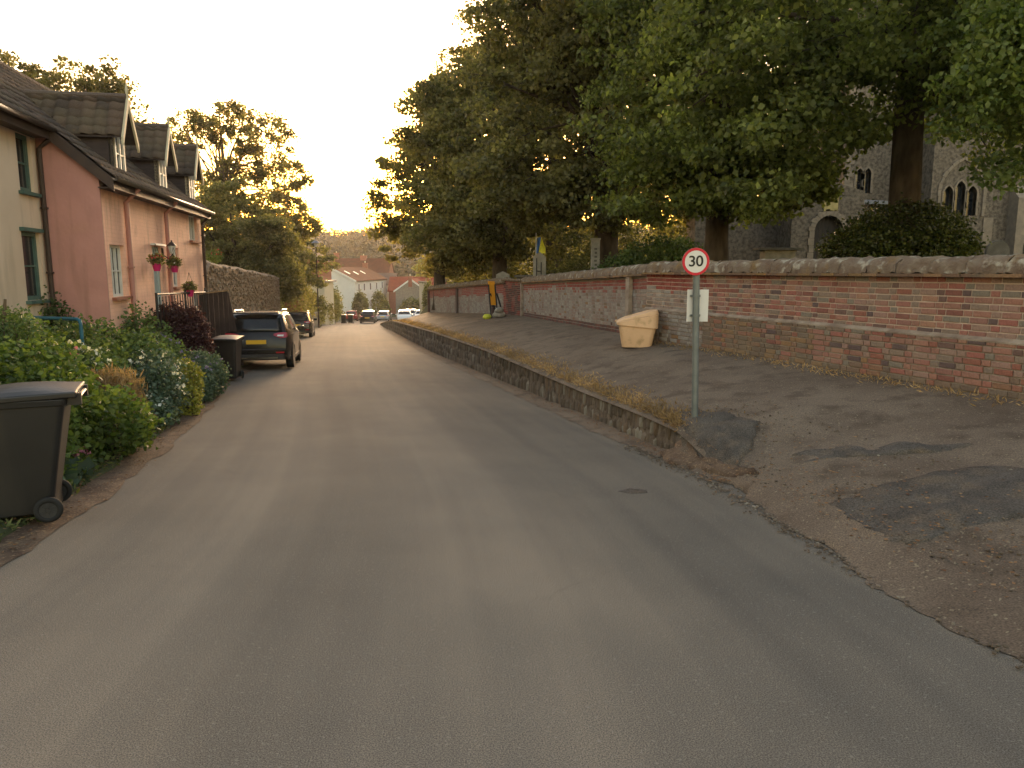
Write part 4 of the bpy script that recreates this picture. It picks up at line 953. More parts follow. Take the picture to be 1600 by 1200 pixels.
# ------------------------------------------------------------------ orange board with its prop and sandbags
ab = empty('roadworks_board', (-.72, 29.6, gz(-.72, 29.6)), R(25), 'tall orange board on a black folding frame leaning by the brick pier', 'sign')
mb = MB(); mb.box(-.14, .14, -.02, .02, .5, 1.45, mx=Matrix.Rotation(R(-10), 4, 'X')); mb.build('board', M['orange'], ab)
mb = MB()
for x in (-.14, .14):
    mb.tube([(x, -.06, 0), (x, .20, 1.3)], .03, 6); mb.tube([(x+.42, .30, 0), (x+.05, .13, .95)], .03, 6)
mb.tube([(-.14, .03, .45), (.14, .03, .45)], .015, 6); mb.tube([(.11, .36, .35), (.39, .36, .35)], .015, 6)
mb.build('frame', M['iron'], ab)
def sandbag(x, y, s, m, label, rz):
    b_ = bmesh.new(); bmesh.ops.create_icosphere(b_, subdivisions=3, radius=1)
    for v in b_.verts:
        p = v.co.copy(); e = 1+.15*noise.noise(p*1.6+Vector((x*9, y, 0)))
        v.co = Vector((p.x*.30*s*e, p.y*.19*s*e, max(-.11*s, p.z*.17*s*e)+.11*s))
    me = bpy.data.meshes.new('sandbag'); b_.to_mesh(me); b_.free(); me.materials.append(m); me.polygons.foreach_set('use_smooth', [True]*len(me.polygons))
    o = bpy.data.objects.new('sandbag', me); C.objects.link(o); o.location = (x, y, gz(x, y)); o.rotation_euler = (0, 0, rz); tag(o, label, 'sandbag', 'sandbags round the orange board'); return o
o = sandbag(-.5, 29.5, .9, M['sandbag'], 'grey sandbag lying under the legs of the orange board', .3)
o = sandbag(-.5, 29.45, .75, M['sandbag'], 'grey sandbag stacked on the other one under the orange board', 1.0); o.location.z += .19
sandbag(-.98, 29.4, .7, M['hivis'], 'yellow green sandbag at the left foot of the orange board', .9)

# ------------------------------------------------------------------ wheelie bins
def wheelie(label, loc, rz, group='black wheeled bins'):
    r_ = empty('wheelie_bin', loc, rz, label, 'wheelie bin', group)
    mb = MB(); frustum(mb, (-.235, .235, -.27, .17), (-.28, .28, -.33, .32), .06, .93, rr=.05); 
    mb.box(-.18, .18, -.345, -.30, .60, .88) if False else None
    mb.build('body', M['binplastic'], r_, bevel=.012)
    mb = MB(); frustum(mb, (-.295, .295, -.35, .335), (-.30, .30, -.355, .34), .905, .955, rr=.05); mb.build('rim', M['binplastic'], r_, bevel=.006)
    # lid: domed sheet, hinge at +y
    mb = MB(); nx, ny = 10, 12
    def lz(x, y): return .985 + .055*(1-(abs(x)/.31)**3)*(1-((y-.0)/.42)**2) + .03*(y+.4)
    for i in range(nx+1):
        for j in range(ny+1):
            x = -.31+.62*i/nx; y = -.385+.79*j/ny; mb.v.append((x, y, lz(x, y)))
    k0 = len(mb.v)
    for i in range(nx):
        for j in range(ny): k = i*(ny+1)+j; mb.f.append((k, k+1, k+ny+2, k+ny+1)); mb.mi.append(0)
    ring = [i*(ny+1) for i in range(nx+1)] + [nx*(ny+1)+j for j in range(1, ny+1)] + [i*(ny+1)+ny for i in range(nx-1, -1, -1)] + [j for j in range(ny-1, 0, -1)]
    for k in ring: v = mb.v[k]; mb.v.append((v[0], v[1], v[2]-.045))
    for q in range(len(ring)): a, b = ring[q], ring[(q+1) % len(ring)]; mb.f.append((a, b, k0+(q+1) % len(ring), k0+q)); mb.mi.append(0)
    mb.f.append(tuple(k0+q for q in range(len(ring)))); mb.mi.append(0)
    mb.build('lid', M['binplastic'], r_, smooth=False, bevel=.01)
    mb = MB()
    for s_ in (-1, 1): mb.box(s_*.22-.03, s_*.22+.03, .31, .43, .90, .99)
    mb.tube([(-.24, .41, .955), (.24, .41, .955)], .017, 10); mb.build('handle', M['binplastic'], r_)
    mb = MB(); mb.box(-.10, .10, -.305, -.24, .06, .085); mb.tube([(-.27, .15, .10), (.27, .15, .10)], .014, 8); mb.box(-.18, .18, .12, .19, .05, .2); mb.build('axle', M['binplastic'], r_)
    for s_ in (-1, 1):
        wx = Matrix.Translation((s_*.275, .15, .10)) @ Matrix.Rotation(R(90), 4, 'Y')
        mb = MB(); mb.lathe([(.062, -.022), (.085, -.024), (.098, -.014), (.10, 0), (.098, .014), (.085, .024), (.062, .022), (.062, -.022)], 28, mx=wx); wh = mb.build('wheel', M['rubber'], r_, smooth=True)
        mb = MB(); mb.lathe([(.001, -.014), (.062, -.018), (.062, .018), (.001, .014)], 24, mx=wx)
        for k in range(6):
            mb.box(.018, .056, -.006, .006, -.021, .021, mx=wx @ Matrix.Rotation(R(60*k), 4, 'Z'))
        mb.lathe([(.001, -.025), (.014, -.025), (.014, .025), (.001, .025)], 12, mx=wx)
        mb.build('hub', M['trim'], wh)
    return r_
wb0 = wheelie('nearest black wheelie bin, at the left edge with its wheel on the verge', (-3.82, 5.72, gz(-3.80, 5.62)+.0), R(-66))
copy_tree(wb0, (-6.72, 17.5, zr(17.5)+.02), R(6), 'black wheelie bin standing at the roadside beside the parked dark SUV')
copy_tree(wb0, (-18.95, 84.0, zr(84)+.0), R(12), 'left one of two far black bins at the road bend')
copy_tree(wb0, (-18.2, 84.2, zr(84)+.0), R(8), 'right one of two far black bins at the road bend')

# ------------------------------------------------------------------ cars
def car(label, loc, rz, paint, L=4.4, W=1.84, Ht=1.6, suv=True, plate='plateyellow', group='cars parked along the street', detail=True):
    """local +x forward, origin at the centre on the ground"""
    r_ = empty('parked_car', loc, rz, label, 'car', group)
    k = Ht/1.6
    top = [(-L/2, .62), (-L/2+.02, .80), (-L/2+.05, .93), (-L/2+.10, 1.02), (-L/2+.17, 1.14), (-L/2+.27, 1.34), (-L/2+.36, 1.49), (-L/2+.52, 1.555), (-L/2+.9, 1.59), (-.55, 1.61), (.0, 1.605), (.45, 1.56), (.75, 1.47), (1.02, 1.30), (1.3, 1.10), (1.42, 1.04), (1.7, 1.0), (L/2-.25, .88), (L/2-.08, .74), (L/2, .55)]
    if not suv: top = [(x, z if z < .95 else .95+(z-.95)*.86) for x, z in top]
    top = [(x, z*k) for x, z in top]
    belt = lambda x: (.98+.04*math.cos((x+.3)*.9))*k
    def tz(x): return itp(x, top)
    def plan(x):   # half-width in plan
        u = (x)/(L/2); return W/2*(1-.16*abs(u)**5.5-(.02 if u > 0 else 0))
    def hw(x, z):
        h_ = plan(x)
        if z < .35*k: h_ *= .955+.045*(z/(.35*k))
        b_ = min(belt(x), tz(x)-.02)
        if z > b_: h_ -= (z-b_)*.36 + .02
        elif z > .8*k: h_ -= .012*(z-.8*k)/.2
        return max(h_, .2)
    xs = sorted(set([x for x, _ in top] + list(np.linspace(-L/2+.5, L/2-.3, 16))))
    rows = []
    for x in xs:
        u = abs(x)/(L/2)
        zbot = .26*k if u < .86 else (.26+.10*(u-.86)/.14)*k
        zt = tz(x); ring = []
        b_ = min(belt(x), zt-.03)
        for z in (zbot, .42*k, .62*k if .62*k < b_ else b_*.8, b_*.93, b_, b_+(zt-b_)*.5, zt-.05*k if zt-.05*k > b_ else b_+(zt-b_)*.8): ring.append((x, hw(x, z), max(z, zbot)))
        h_ = hw(x, zt); 
        ring += [(x, h_*.90, zt-.008), (x, h_*.6, zt+.012), (x, 0, zt+.02)]
        rows.append(ring)
    mb = MB(); n_ = len(rows[0])*2-1
    for ring in rows:
        full = ring + [(x, -y, z) for x, y, z in reversed(ring[:-1])]; mb.v += full
    for i in range(len(rows)-1):
        for j in range(n_-1): mb.f.append((i*n_+j, i*n_+j+1, (i+1)*n_+j+1, (i+1)*n_+j)); mb.mi.append(0)
        mb.f.append((i*n_+n_-1, i*n_, (i+1)*n_, (i+1)*n_+n_-1)); mb.mi.append(0)
    mb.f.append(tuple(range(n_))); mb.f.append(tuple((len(rows)-1)*n_+j for j in range(n_))); mb.mi += [0, 0]
    body = mb.build('body', paint, r_, smooth=True); body.data.set_sharp_from_angle(angle=R(38))
    # side glass following the body side
    def side_patch(poly, off, name, m, parent=r_):
        for s_ in (-1, 1):
            mb = MB(); vs_ = []
            for (x, z) in poly: vs_.append((x, s_*(hw(x, z)+off), z))
            n2 = len(poly)//2
            fs = [(i, i+1, len(poly)-2-i, len(poly)-1-i) for i in range(n2-1)]
            inner = [(x, y-s_*.02, z) for x, y, z in vs_]
            fs += [(i, (i+1) % len(poly), (i+1) % len(poly)+len(poly), i+len(poly)) for i in range(len(poly))]
            mb.add(vs_+inner, fs); mb.build(name, m, parent)
    def band(x0, x1, f0, f1, n=6):
        lo = [(x0+(x1-x0)*i/(n-1), f0(x0+(x1-x0)*i/(n-1))) for i in range(n)]; hi = [(x, f1(x)) for x, _ in lo]
        return lo + hi[::-1]
    gl0 = lambda x: belt(x)+.025*k; gl1 = lambda x: max(gl0(x)+.02, min(tz(x)-.075*k, 1.50*k))
    side_patch(band(-L/2+.55, -1.12, gl0, lambda x: gl0(x)+(gl1(x)-gl0(x))*min(1, (x+L/2-.45)/.35)), .006, 'side_window', M['carglass'])
    side_patch(band(-1.06, -.10, gl0, gl1), .006, 'side_window', M['carglass'])
    side_patch(band(-.03, .98, gl0, gl1), .006, 'side_window', M['carglass'])
    side_patch(band(-L/2+.3, L/2-.4, lambda x: .27*k, lambda x: .37*k, 10), .008, 'sill_trim', M['trim'])
    # rear screen and windscreen following the top surface
    def top_patch(x0, x1, wf, name, m, off=.008, n=5):
        mb = MB(); q = 9
        for i in range(n):
            x = x0+(x1-x0)*i/(n-1)
            sl = (tz(x+.01)-tz(x-.01))/.02; nn = Vector((-sl, 0, 1)).normalized()
            h_ = hw(x, tz(x))*wf
            for j in range(q):
                t = -1+2*j/(q-1); bulge = .02*(1-t*t)
                mb.v.append((x+nn.x*(off+bulge), t*h_, tz(x)+nn.z*(off+bulge)))
        for i in range(n-1):
            for j in range(q-1): k_ = i*q+j; mb.f.append((k_, k_+1, k_+q+1, k_+q)); mb.mi.append(0)
        o_ = mb.build(name, m, r_, smooth=True); so = o_.modifiers.new('s', 'SOLIDIFY'); so.thickness = .006; return o_
    top_patch(-L/2+.115, -L/2+.355, .90, 'rear_screen', M['carglass'])
    top_patch(.70, 1.30, .90, 'windscreen', M['carglass'])
    # rear end furniture
    xr_ = -L/2
    def xrear(z): return itp(z, [(z_, x_) for x_, z_ in top[:9]])
    mb = MB(); mb.box(xr_-.035, xr_+.12, -.78, .78, .44*k, .60*k); mb.build('rear_bumper', paint, r_, bevel=.03)
    mb = MB(); mb.box(xr_-.045, xr_+.12, -.72, .72, .30*k, .45*k); mb.build('bumper_trim', M['trim'], r_, bevel=.02)
    mb = MB(); mb.box(xr_-.02, xr_+.03, -.26, .26, .78*k-.055, .78*k+.055, mx=None); pl = mb.build('number_plate', M[plate], r_)
    if detail:
        mb = MB(); mb.box(xr_-.052, xr_-.04, -.55, .55, .325*k, .36*k); mb.build('skid_plate', M['chrome'], r_)
        mb = MB(); mb.box(xrear(1.46)-.16, xrear(1.46)+.1, -.60, .60, 1.545*k, 1.585*k); mb.build('spoiler', paint, r_, bevel=.012)
        for s_ in (-1, 1):
            mb = MB(); mb.tube([(-1.55, s_*.62, 1.585*k), (-1.4, s_*.64, 1.655*k), (.1, s_*.64, 1.665*k), (.3, s_*.62, 1.60*k)], .02, 8); mb.build('roof_rail', M['rim'], r_)
        mb = MB(); mb.prism([(0, 0), (.12, 0), (.10, .07), (.04, .05)], -.01, .01, 'y', mx=Matrix.Translation((-1.3, 0, 1.60*k))); mb.build('aerial', M['trim'], r_)
        for s_ in (-1, 1):
            mb = MB(); mb.box(xr_-.05, xr_-.035, s_*.62-.11, s_*.62+.11, .47*k, .51*k); mb.build('reflector', M['taillight'], r_)
        mb = MB(); mb.tube([(xrear(1.1)-.03, -.02, 1.09*k), (xrear(1.18)-.04, .32, 1.12*k)], .008, 5); mb.build('rear_wiper', M['trim'], r_)
    for s_ in (-1, 1):
        # tail lamp wraps round the corner
        mb = MB(); pts = []
        for (yy, z0, z1) in ((.46, .955, 1.0), (.60, .90, 1.03), (.72, .885, 1.035), (.80, .90, 1.03)):
            pts.append((xrear(z0*k)-.03, s_*yy, z0*k)); pts.append((xrear(z1*k)-.03, s_*yy, z1*k))
        y2 = hw(xr_+.2, .96*k)+.015
        pts += [(xr_+.10, s_*(hw(xr_+.12, .95*k)+.018), .915*k), (xr_+.10, s_*(hw(xr_+.12, .98*k)+.018), 1.03*k), (xr_+.30, s_*y2, .96*k), (xr_+.30, s_*y2, 1.03*k)]
        fs = [(2*i, 2*i+1, 2*i+3, 2*i+2) for i in range(5)]
        mb.add(pts, fs); o_ = mb.build('tail_light', M['taillight'], r_); so = o_.modifiers.new('s', 'SOLIDIFY'); so.thickness = .02
        mb = MB(); mb.add([(xrear(.93*k)-.042, s_*.56, .935*k), (xrear(.93*k)-.042, s_*.72, .925*k), (xrear(.97*k)-.042, s_*.72, .975*k), (xrear(.97*k)-.042, s_*.56, .97*k)], [(0, 1, 2, 3)]); l_ = mb.build('clear_lens', M['lampclear'], o_)
        mb = MB(); mb.box(L/2-.32, L/2-.10, s_*.70-.13, s_*.70+.13, .66*k, .80*k); mb.build('headlight', M['lampclear'], r_, bevel=.03)
        # mirror
        mb = MB(); mb.box(.74, .90, s_*(W/2-.01)-.02, s_*(W/2+.17), 1.02*k, 1.16*k) if s_ > 0 else mb.box(.74, .90, -(W/2+.17), -(W/2-.03), 1.02*k, 1.16*k)
        mb.build('mirror', paint, r_, bevel=.03)
        for wx_ in (-L/2+.86, L/2-.86):
            wm_ = Matrix.Translation((wx_, s_*(W/2-.11), .345*k)) @ Matrix.Rotation(R(90), 4, 'X')
            mb = MB()
            mb.lathe([(.22, -.10), (.31, -.105), (.342, -.08), (.345, 0), (.342, .08), (.31, .105), (.22, .10), (.22, -.10)], 30, mx=wm_ @ Matrix.Diagonal((k, k, 1, 1))); wh = mb.build('wheel', M['rubber'], r_, smooth=True)
            mb = MB(); mb.lathe([(.001, -.02), (.225, -.07), (.225, .07), (.001, .02)], 24, mx=wm_ @ Matrix.Diagonal((k, k, 1, 1)))
            for q in range(5): mb.box(.03, .215, -.022, .022, -.09, .09, mx=wm_ @ Matrix.Rotation(R(72*q), 4, 'Z') @ Matrix.Diagonal((k, k, 1, 1)))
            mb.build('rim', M['rim'], wh)
            # wheel arch lining and trim
            mb = MB(); ar = []
            for q in range(13):
                a = math.pi*q/12; ar.append(((wx_+.40*k*math.cos(a)), .33*k+.40*k*math.sin(a)))
            for q in range(12):
                a, b = ar[q], ar[q+1]; c_ = Vector((wx_, .33*k))
                ia = c_+(Vector(a)-c_)*.86; ib = c_+(Vector(b)-c_)*.86
                yo = s_*(hw(a[0], a[1])+.014); yi = s_*(W/2-.25)
                mb.add([(a[0], yo, a[1]), (b[0], yo, b[1]), (ib.x, yo, ib.y), (ia.x, yo, ia.y), (ia.x, yi, ia.y), (ib.x, yi, ib.y)], [(0, 1, 2, 3), (3, 2, 5, 4)])
            mb.build('wheel_arch', M['trim'], r_)
            mb = MB(); mb.lathe([(.001, 0), (.345*k, 0)], 24, mx=Matrix.Translation((wx_, s_*(hw(wx_, .5*k)+.009), .345*k)) @ Matrix.Rotation(R(90), 4, 'X')); mb.build('arch_shade_disc', M['rubber'], r_)  # flat dark disc standing in for the shade inside the wheel arch
    return r_
hd = R(90+12)
def carat(x, y): return (x, y, zr(y)+.0)
suv = car('black SUV with roof rails and yellow number plate, parked nearest outside the pink cottage', (-7.42, 22.35, zr(22.3)), hd, M['carblack'])
suv.rotation_euler = (0, R(-(-2.86)), hd)
c2 = car('dark hatchback parked on the left beyond the black SUV', (-12.95, 45.2, zr(45.2)), R(90+12), M['carblack'], L=4.2, W=1.78, Ht=1.5)
c2.rotation_euler = (0, R(2.86), R(102))
c3 = car('small dark car parked at the bend with sun on its side', (-16.9, 88, zr(88)), R(90+6), M['carblack'], L=4.0, W=1.75, Ht=1.48, detail=False)
c4 = car('red car half hidden beyond the far black bins', (-22.2, 104, zr(104)), R(90+6), M['carred'], L=4.0, W=1.75, Ht=1.45, detail=False)
c5 = car('white car facing up the hill at the end of the raised path', (-13.4, 93, zr(93)), R(-83), M['carwhite'], L=4.2, W=1.8, Ht=1.5, detail=False)
c6 = car('silver car behind the white car, partly hidden by it', (-14.4, 106, zr(106)), R(-86), M['carsilver'], L=4.2, W=1.78, Ht=1.6, detail=False)
c7 = car('pale car parked by the churchyard wall end, rightmost of the far group', (-12.6, 104, zr(104)), R(-86), M['carwhite'], L=4.2, W=1.78, Ht=1.5, detail=False)
c8 = car('silver car beyond the small dark car at the bend', (-17.6, 103, zr(103)), R(90+2), M['carsilver'], L=4.0, W=1.75, Ht=1.4, detail=False)

# ------------------------------------------------------------------ cottages on the left
HX, HY = -7.20, 13.4
HZ = -1.15
hrot = math.atan2(.983, -.182)
ph = empty('pink_cottage', (HX, HY, HZ), hrot, 'pink painted cottage with three steep dormers and hanging baskets by the road', 'cottage')
HL = 7.75
Z = lambda z: z-HZ
PITCH = .86
def roofz(y): return 3.30+(y+.25)*PITCH
def build_wall_local(mb, x0, x1, z0, z1, y0, y1, holes):
    b = bmesh.new()
    def loop(pts):
        vs_ = [b.verts.new((p[0], 0, p[1])) for p in pts]; return [b.edges.new((vs_[i], vs_[(i+1) % len(vs_)])) for i in range(len(vs_))]
    es = loop([(x0, z0), (x1, z0), (x1, z1), (x0, z1)])
    for a_, c_, e_, f_ in holes: es += loop([(a_, e_), (c_, e_), (c_, f_), (a_, f_)])
    bmesh.ops.triangle_fill(b, use_beauty=True, use_dissolve=False, edges=es); b.verts.index_update()
    vv = [v.co.copy() for v in b.verts]; ff = [tuple(v.index for v in f.verts) for f in b.faces]
    bd = [(e.verts[0].index, e.verts[1].index) for e in b.edges if len(e.link_faces) == 1]; b.free(); n = len(vv)
    mb.add([(v.x, y0, v.z) for v in vv]+[(v.x, y1, v.z) for v in vv], ff+[tuple(i+n for i in reversed(f)) for f in ff]+[(a_, c_, c_+n, a_+n) for a_, c_ in bd])
wins = {'A': (.22, 1.02, Z(1.22), Z(2.17)), 'B': (4.48, 5.12, Z(1.32), Z(2.24)), 'U': (6.40, 7.30, Z(2.48), Z(3.16)), 'C': (6.40, 7.20, Z(.45), Z(1.10))}
dr = (2.88, 3.55, Z(.25), Z(2.22))
mb = MB(); build_wall_local(mb, 0, HL, 0-.3, Z(3.45), 0, .28, [wins[k] for k in wins]+[dr]); mb.build('front_wall', M['pinkbrick'], ph)
mb = MB()
gp = [(.0, -.3), (5.3, -.3), (5.3, Z(3.3)), (2.6, Z(roofz(2.6))-.12), (.0, Z(3.45))]
mb.prism([(p[0], p[1]) for p in gp], -.02, .0-.002+.26, 'x') if False else None
def gable(name, xa, xb, m, y0, yf):
    mb = MB(); vs_ = [(y0, -.3), (5.2, -.3), (5.2, Z(roofz(0))-.1), (2.6, Z(roofz(2.6))-.14), (y0, Z(roofz(y0))-.14)]
    mb.prism(vs_, xa, xb, 'x'); return mb.build(name, m, ph)
gable('gable_wall', 0.002, .26, M['pink'], .281, 0)
gable('gable_wall', HL-.26, HL-.002, M['pink'], .281, 0)
mb = MB(); mb.box(.26, HL-.26, 5.0, 5.2, -.3, Z(3.3)); mb.build('back_wall', M['pink'], ph)
# the visible return of the front wall, flush corner strip
mb = MB(); mb.box(-.004, -.0, .0, .9, -.3, Z(3.4)); 
mb = MB(); mb.prism([(.0, -.3), (.95, -.3), (.95, Z(roofz(.95))-.15), (.0, Z(roofz(0))-.15)], -.05, -.003, 'x'); mb.build('gable_render', M['pink'], ph)

def roof(root, x0, x1, y0, yr, z0, zrd, dz=.0):
    mb = MB(); th = .10
    yb = 2*yr-y0
    mb.prism([(y0, z0-th), (yr, zrd-th-.02), (yb, z0-th), (yb, z0), (yr, zrd), (y0, z0)], x0, x1, 'x'); return mb.build('roof', M['cheek'], root)
def tile_mesh(wd=.26, ln=.33):
    """pantile: S section with a thick lower edge; x across, y up the slope"""
    mb = MB(); n = 6; prof = []
    for i in range(n+1):
        t = i/n; prof.append((-wd/2+wd*t, .022*math.sin(t*2*math.pi)+.012))
    for (yy, zz, dz) in ((0, .022, 0), (ln, 0, 0)):
        for x, z in prof: mb.v.append((x, yy, z+zz))
    for x, z in prof: mb.v.append((x, 0, z+.022-.024))
    for i in range(n):
        mb.f.append((i, i+1, n+1+i+1, n+1+i)); mb.f.append((i+1, i, 2*(n+1)+i, 2*(n+1)+i+1)); mb.mi += [0, 0]
    me = bpy.data.meshes.new('tile'); me.from_pydata(mb.v, [], mb.f); me.materials.append(M['tile']); me.polygons.foreach_set('use_smooth', [True]*len(me.polygons)); return me, mb
TM, TMB = tile_mesh()
def tile_slope(parent, o_, ux, uy, nx, ny, wmax, hmax, budget, skip=None, step=(.235, .27)):
    """tiles laid from origin o_ along ux (across) and uy (up slope); returns number of individual tiles"""
    ux, uy = Vector(ux).normalized(), Vector(uy).normalized(); nz = ux.cross(uy)
    rest = MB(); used = 0
    rows = int(hmax/step[1]+.99); colsn = int(wmax/step[0]+.99)
    for j in range(rows):
        for i in range(colsn):
            x = (i+.5)*step[0]; y = j*step[1]
            if x > wmax: continue
            if skip and skip(x, y): continue
            sc = min(1, (hmax-y)/.33)
            p = Vector(o_)+ux*x+uy*y+nz*(.012+random.uniform(-.003, .005))
            mx = Matrix(((ux.x, uy.x, nz.x, p.x), (ux.y, uy.y, nz.y, p.y), (ux.z, uy.z, nz.z, p.z), (0, 0, 0, 1))) @ Matrix.Rotation(random.uniform(-.015, .015), 4, 'Z') @ Matrix.Diagonal((1, sc, 1, 1))
            if used < budget: piece('tile', TM, parent, mx); used += 1
            else: rest.add(TMB.v, TMB.f, 0, mx)
    if rest.v: stuff(rest.build('tile', M['tile'], parent, smooth=True, fix=False))
    return used
slope_len = math.hypot(2.85, 2.85*PITCH)
uyv = (0, 1, PITCH)
rf = roof(ph, -.14, HL+.16, -.25, 2.6, Z(3.30), Z(roofz(2.6)))
DS = [1.35, 4.32, 7.15]        # dormer positions along the front
DW = .36                      # half width
def dskip(x, y):
    s_ = x-.14; yy = -.25+y/math.hypot(1, PITCH)
    zt = roofz(yy)
    for d in DS:
        if abs(s_-d) < DW-.08 and yy > .02 and zt < 4.35: return True
        if abs(s_-d) < DW-.1 and zt >= 4.35 and abs(s_-d) < (4.93-zt)/1.4 and yy < 2: return True
    return False
tile_slope(rf, (-.14, -.25, Z(3.30)), (1, 0, 0), uyv, 0, 0, HL+.3, slope_len, 230, dskip)
mb = MB()
for k in range(int((HL+.3)/.33)): mb.tube([(-.14+k*.33+.01, 2.6, Z(roofz(2.6))+.02), (-.14+k*.33+.32, 2.6, Z(roofz(2.6))+.02)], .09, 8)
mb.build('ridge_tiles', M['tile'], rf)
# barge board on the near gable, gutter and fascia
mb = MB(); mb.prism([(-.27, Z(roofz(-.27))-.22), (2.6, Z(roofz(2.6))-.24), (2.6, Z(roofz(2.6))-.01), (-.27, Z(roofz(-.27))-.01)], -.17, -.142, 'x'); mb.build('barge_board', M['pipe_dark'], ph)
mb = MB(); mb.box(-.14, HL+.16, -.245, -.22, Z(3.12), Z(3.28)); mb.box(-.14, HL+.16, -.22, -.002, Z(3.12), Z(3.14)); mb.build('fascia', M['pipe_dark'], ph)
def halfpipe(x0, x1, y, z, r_=.055):
    mb = MB(); n = 8
    for xx in (x0, x1):
        for k in range(n+1): a = math.pi+math.pi*k/n; mb.v.append((xx, y+r_*math.cos(a), z+r_*math.sin(a)))
    for k in range(n): mb.f.append((k, k+1, n+1+k+1, n+1+k)); mb.mi.append(0)
    return mb
o = halfpipe(-.2, HL+.2, -.31, Z(3.30)).build('gutter', M['gutter'], ph, smooth=True); so = o.modifiers.new('s', 'SOLIDIFY'); so.thickness = .006
def downpipe(root, x, y, z0, z1, m, r_=.035, yk=None):
    mb = MB(); mb.tube([(x, -.30 if yk is None else yk, z1), (x, y, z1-.25), (x, y, z0)], r_, 10)
    z = z0+.4
    while z < z1-.4: mb.box(x-r_*1.5, x+r_*1.5, y-r_*1.1, y+.045, z, z+.03); z += 1.1
    return mb.build('downpipe', m, root)
downpipe(ph, 1.17, -.06, .3, Z(3.24), M['pipe_pink'], .045)
downpipe(ph, 3.98, -.06, .3, Z(3.24), M['pipe_pink'], .045)
downpipe(ph, HL-.06, -.06, .1, Z(3.24), M['pipe_dark'], .04)
def window(root, x0, x1, z0, z1, frame_m, cols, rows, depth=.07, sill=True, fw=.05, y=0, name='window', pm='darkglass'):
    mb = MB(); yf0, yf1 = y+depth, y+depth+.05
    mb.box(x0, x0+fw, yf0, yf1, z0, z1); mb.box(x1-fw, x1, yf0, yf1, z0, z1); mb.box(x0+fw, x1-fw, yf0, yf1, z0, z0+fw); mb.box(x0+fw, x1-fw, yf0, yf1, z1-fw, z1)
    W_ = (x1-x0-2*fw); 
    for c in range(1, cols): cx = x0+fw+W_*c/cols; mb.box(cx-.022, cx+.022, yf0-.002, yf1-.01, z0+fw, z1-fw)
    H_ = z1-z0-2*fw
    for r_ in range(1, rows): cz = z0+fw+H_*r_/rows; mb.box(x0+fw, x1-fw, yf0+.006, yf1-.015, cz-.013, cz+.013)
    w_ = mb.build(name, frame_m, root)
    mb = MB(); mb.box(x0+fw*.5, x1-fw*.5, yf1-.012, yf1-.004, z0+fw*.5, z1-fw*.5); mb.build('pane', M[pm], w_)
    if sill: mb = MB(); mb.box(x0-.07, x1+.07, y-.08, y+depth, z0-.055, z0-.002); mb.build('sill', frame_m if frame_m != M['white'] else M['farbrick'], w_)
    return w_
window(ph, *[wins['A'][i] for i in (0, 1, 2, 3)], M['white'], 3, 2, sill=True)
window(ph, *wins['B'], M['white'], 2, 2); window(ph, *wins['U'], M['white'], 3, 1); window(ph, *wins['C'], M['white'], 3, 1)
# front door up on a landing
mb = MB(); mb.box(dr[0], dr[0]+.06, .05, .12, dr[2], dr[3]); mb.box(dr[1]-.06, dr[1], .05, .12, dr[2], dr[3]); mb.box(dr[0]+.06, dr[1]-.06, .05, .12, dr[3]-.06, dr[3]); d_ = mb.build('door', M['paleblue'], ph)
mb = MB()
mb.box(dr[0]+.06, dr[1]-.06, .09, .13, dr[2], dr[3]-.06)
for a_, b_ in ((.1, .75), (.85, 1.75)): mb.box(dr[0]+.12, dr[1]-.12, .075, .089, dr[2]+a_, dr[2]+b_)
mb.build('door_leaf', M['paleblue'], d_)
mb = MB(); mb.box(dr[0]-.1, dr[1]+.1, -.10, -.002, dr[3]+.02, dr[3]+.06); mb.build('hood', M['white'], d_)
mb = MB(); mb.box(1.5, 5.7, -.50, -.002, -.2, Z(.22)); mb.build('landing', M['pinkbrick'], ph)
ry = -.44
mb = MB(); mb.tube([(1.3, ry, Z(1.24)), (5.7, ry, Z(1.16))], .022, 8); mb.tube([(1.3, ry, Z(.34)), (5.7, ry, Z(.28))], .016, 8); rl = mb.build('railing', M['iron'], ph)
for k in range(20):
    x = 1.3+4.4*k/19; mb = MB(); q = .024 if k in (0, 10, 19) else .010; mb.tube([(x, ry, Z(.22)), (x, ry, Z(1.18 if q < .02 else 1.27))], q, 6); mb.build('baluster', M['iron'], rl)
# lantern
lt = empty('lamp', (0, 0, 0)); bpy.data.objects.remove(lt)
mb = MB(); mb.box(3.60, 3.68, -.03, 0, Z(1.95), Z(2.2)); mb.tube([(3.64, -.02, Z(2.05)), (3.64, -.12, Z(1.98)), (3.64, -.2, Z(2.02)), (3.64, -.22, Z(2.08))], .014, 7); ln_ = mb.build('wall_lantern', M['iron'], ph)
mb = MB(); mb.lathe([(.05, 0), (.085, .17), (.001, .17)], 6, mx=Matrix.Translation((3.64, -.22, Z(2.08)))); mb.build('lantern_glass', M['lampclear'], ln_)
mb = MB(); mb.lathe([(.11, 0), (.05, .07), (.02, .09), (.02, .12), (.001, .13)], 6, mx=Matrix.Translation((3.64, -.22, Z(2.25)))); mb.build('lantern_cap', M['pipe_dark'], ln_)

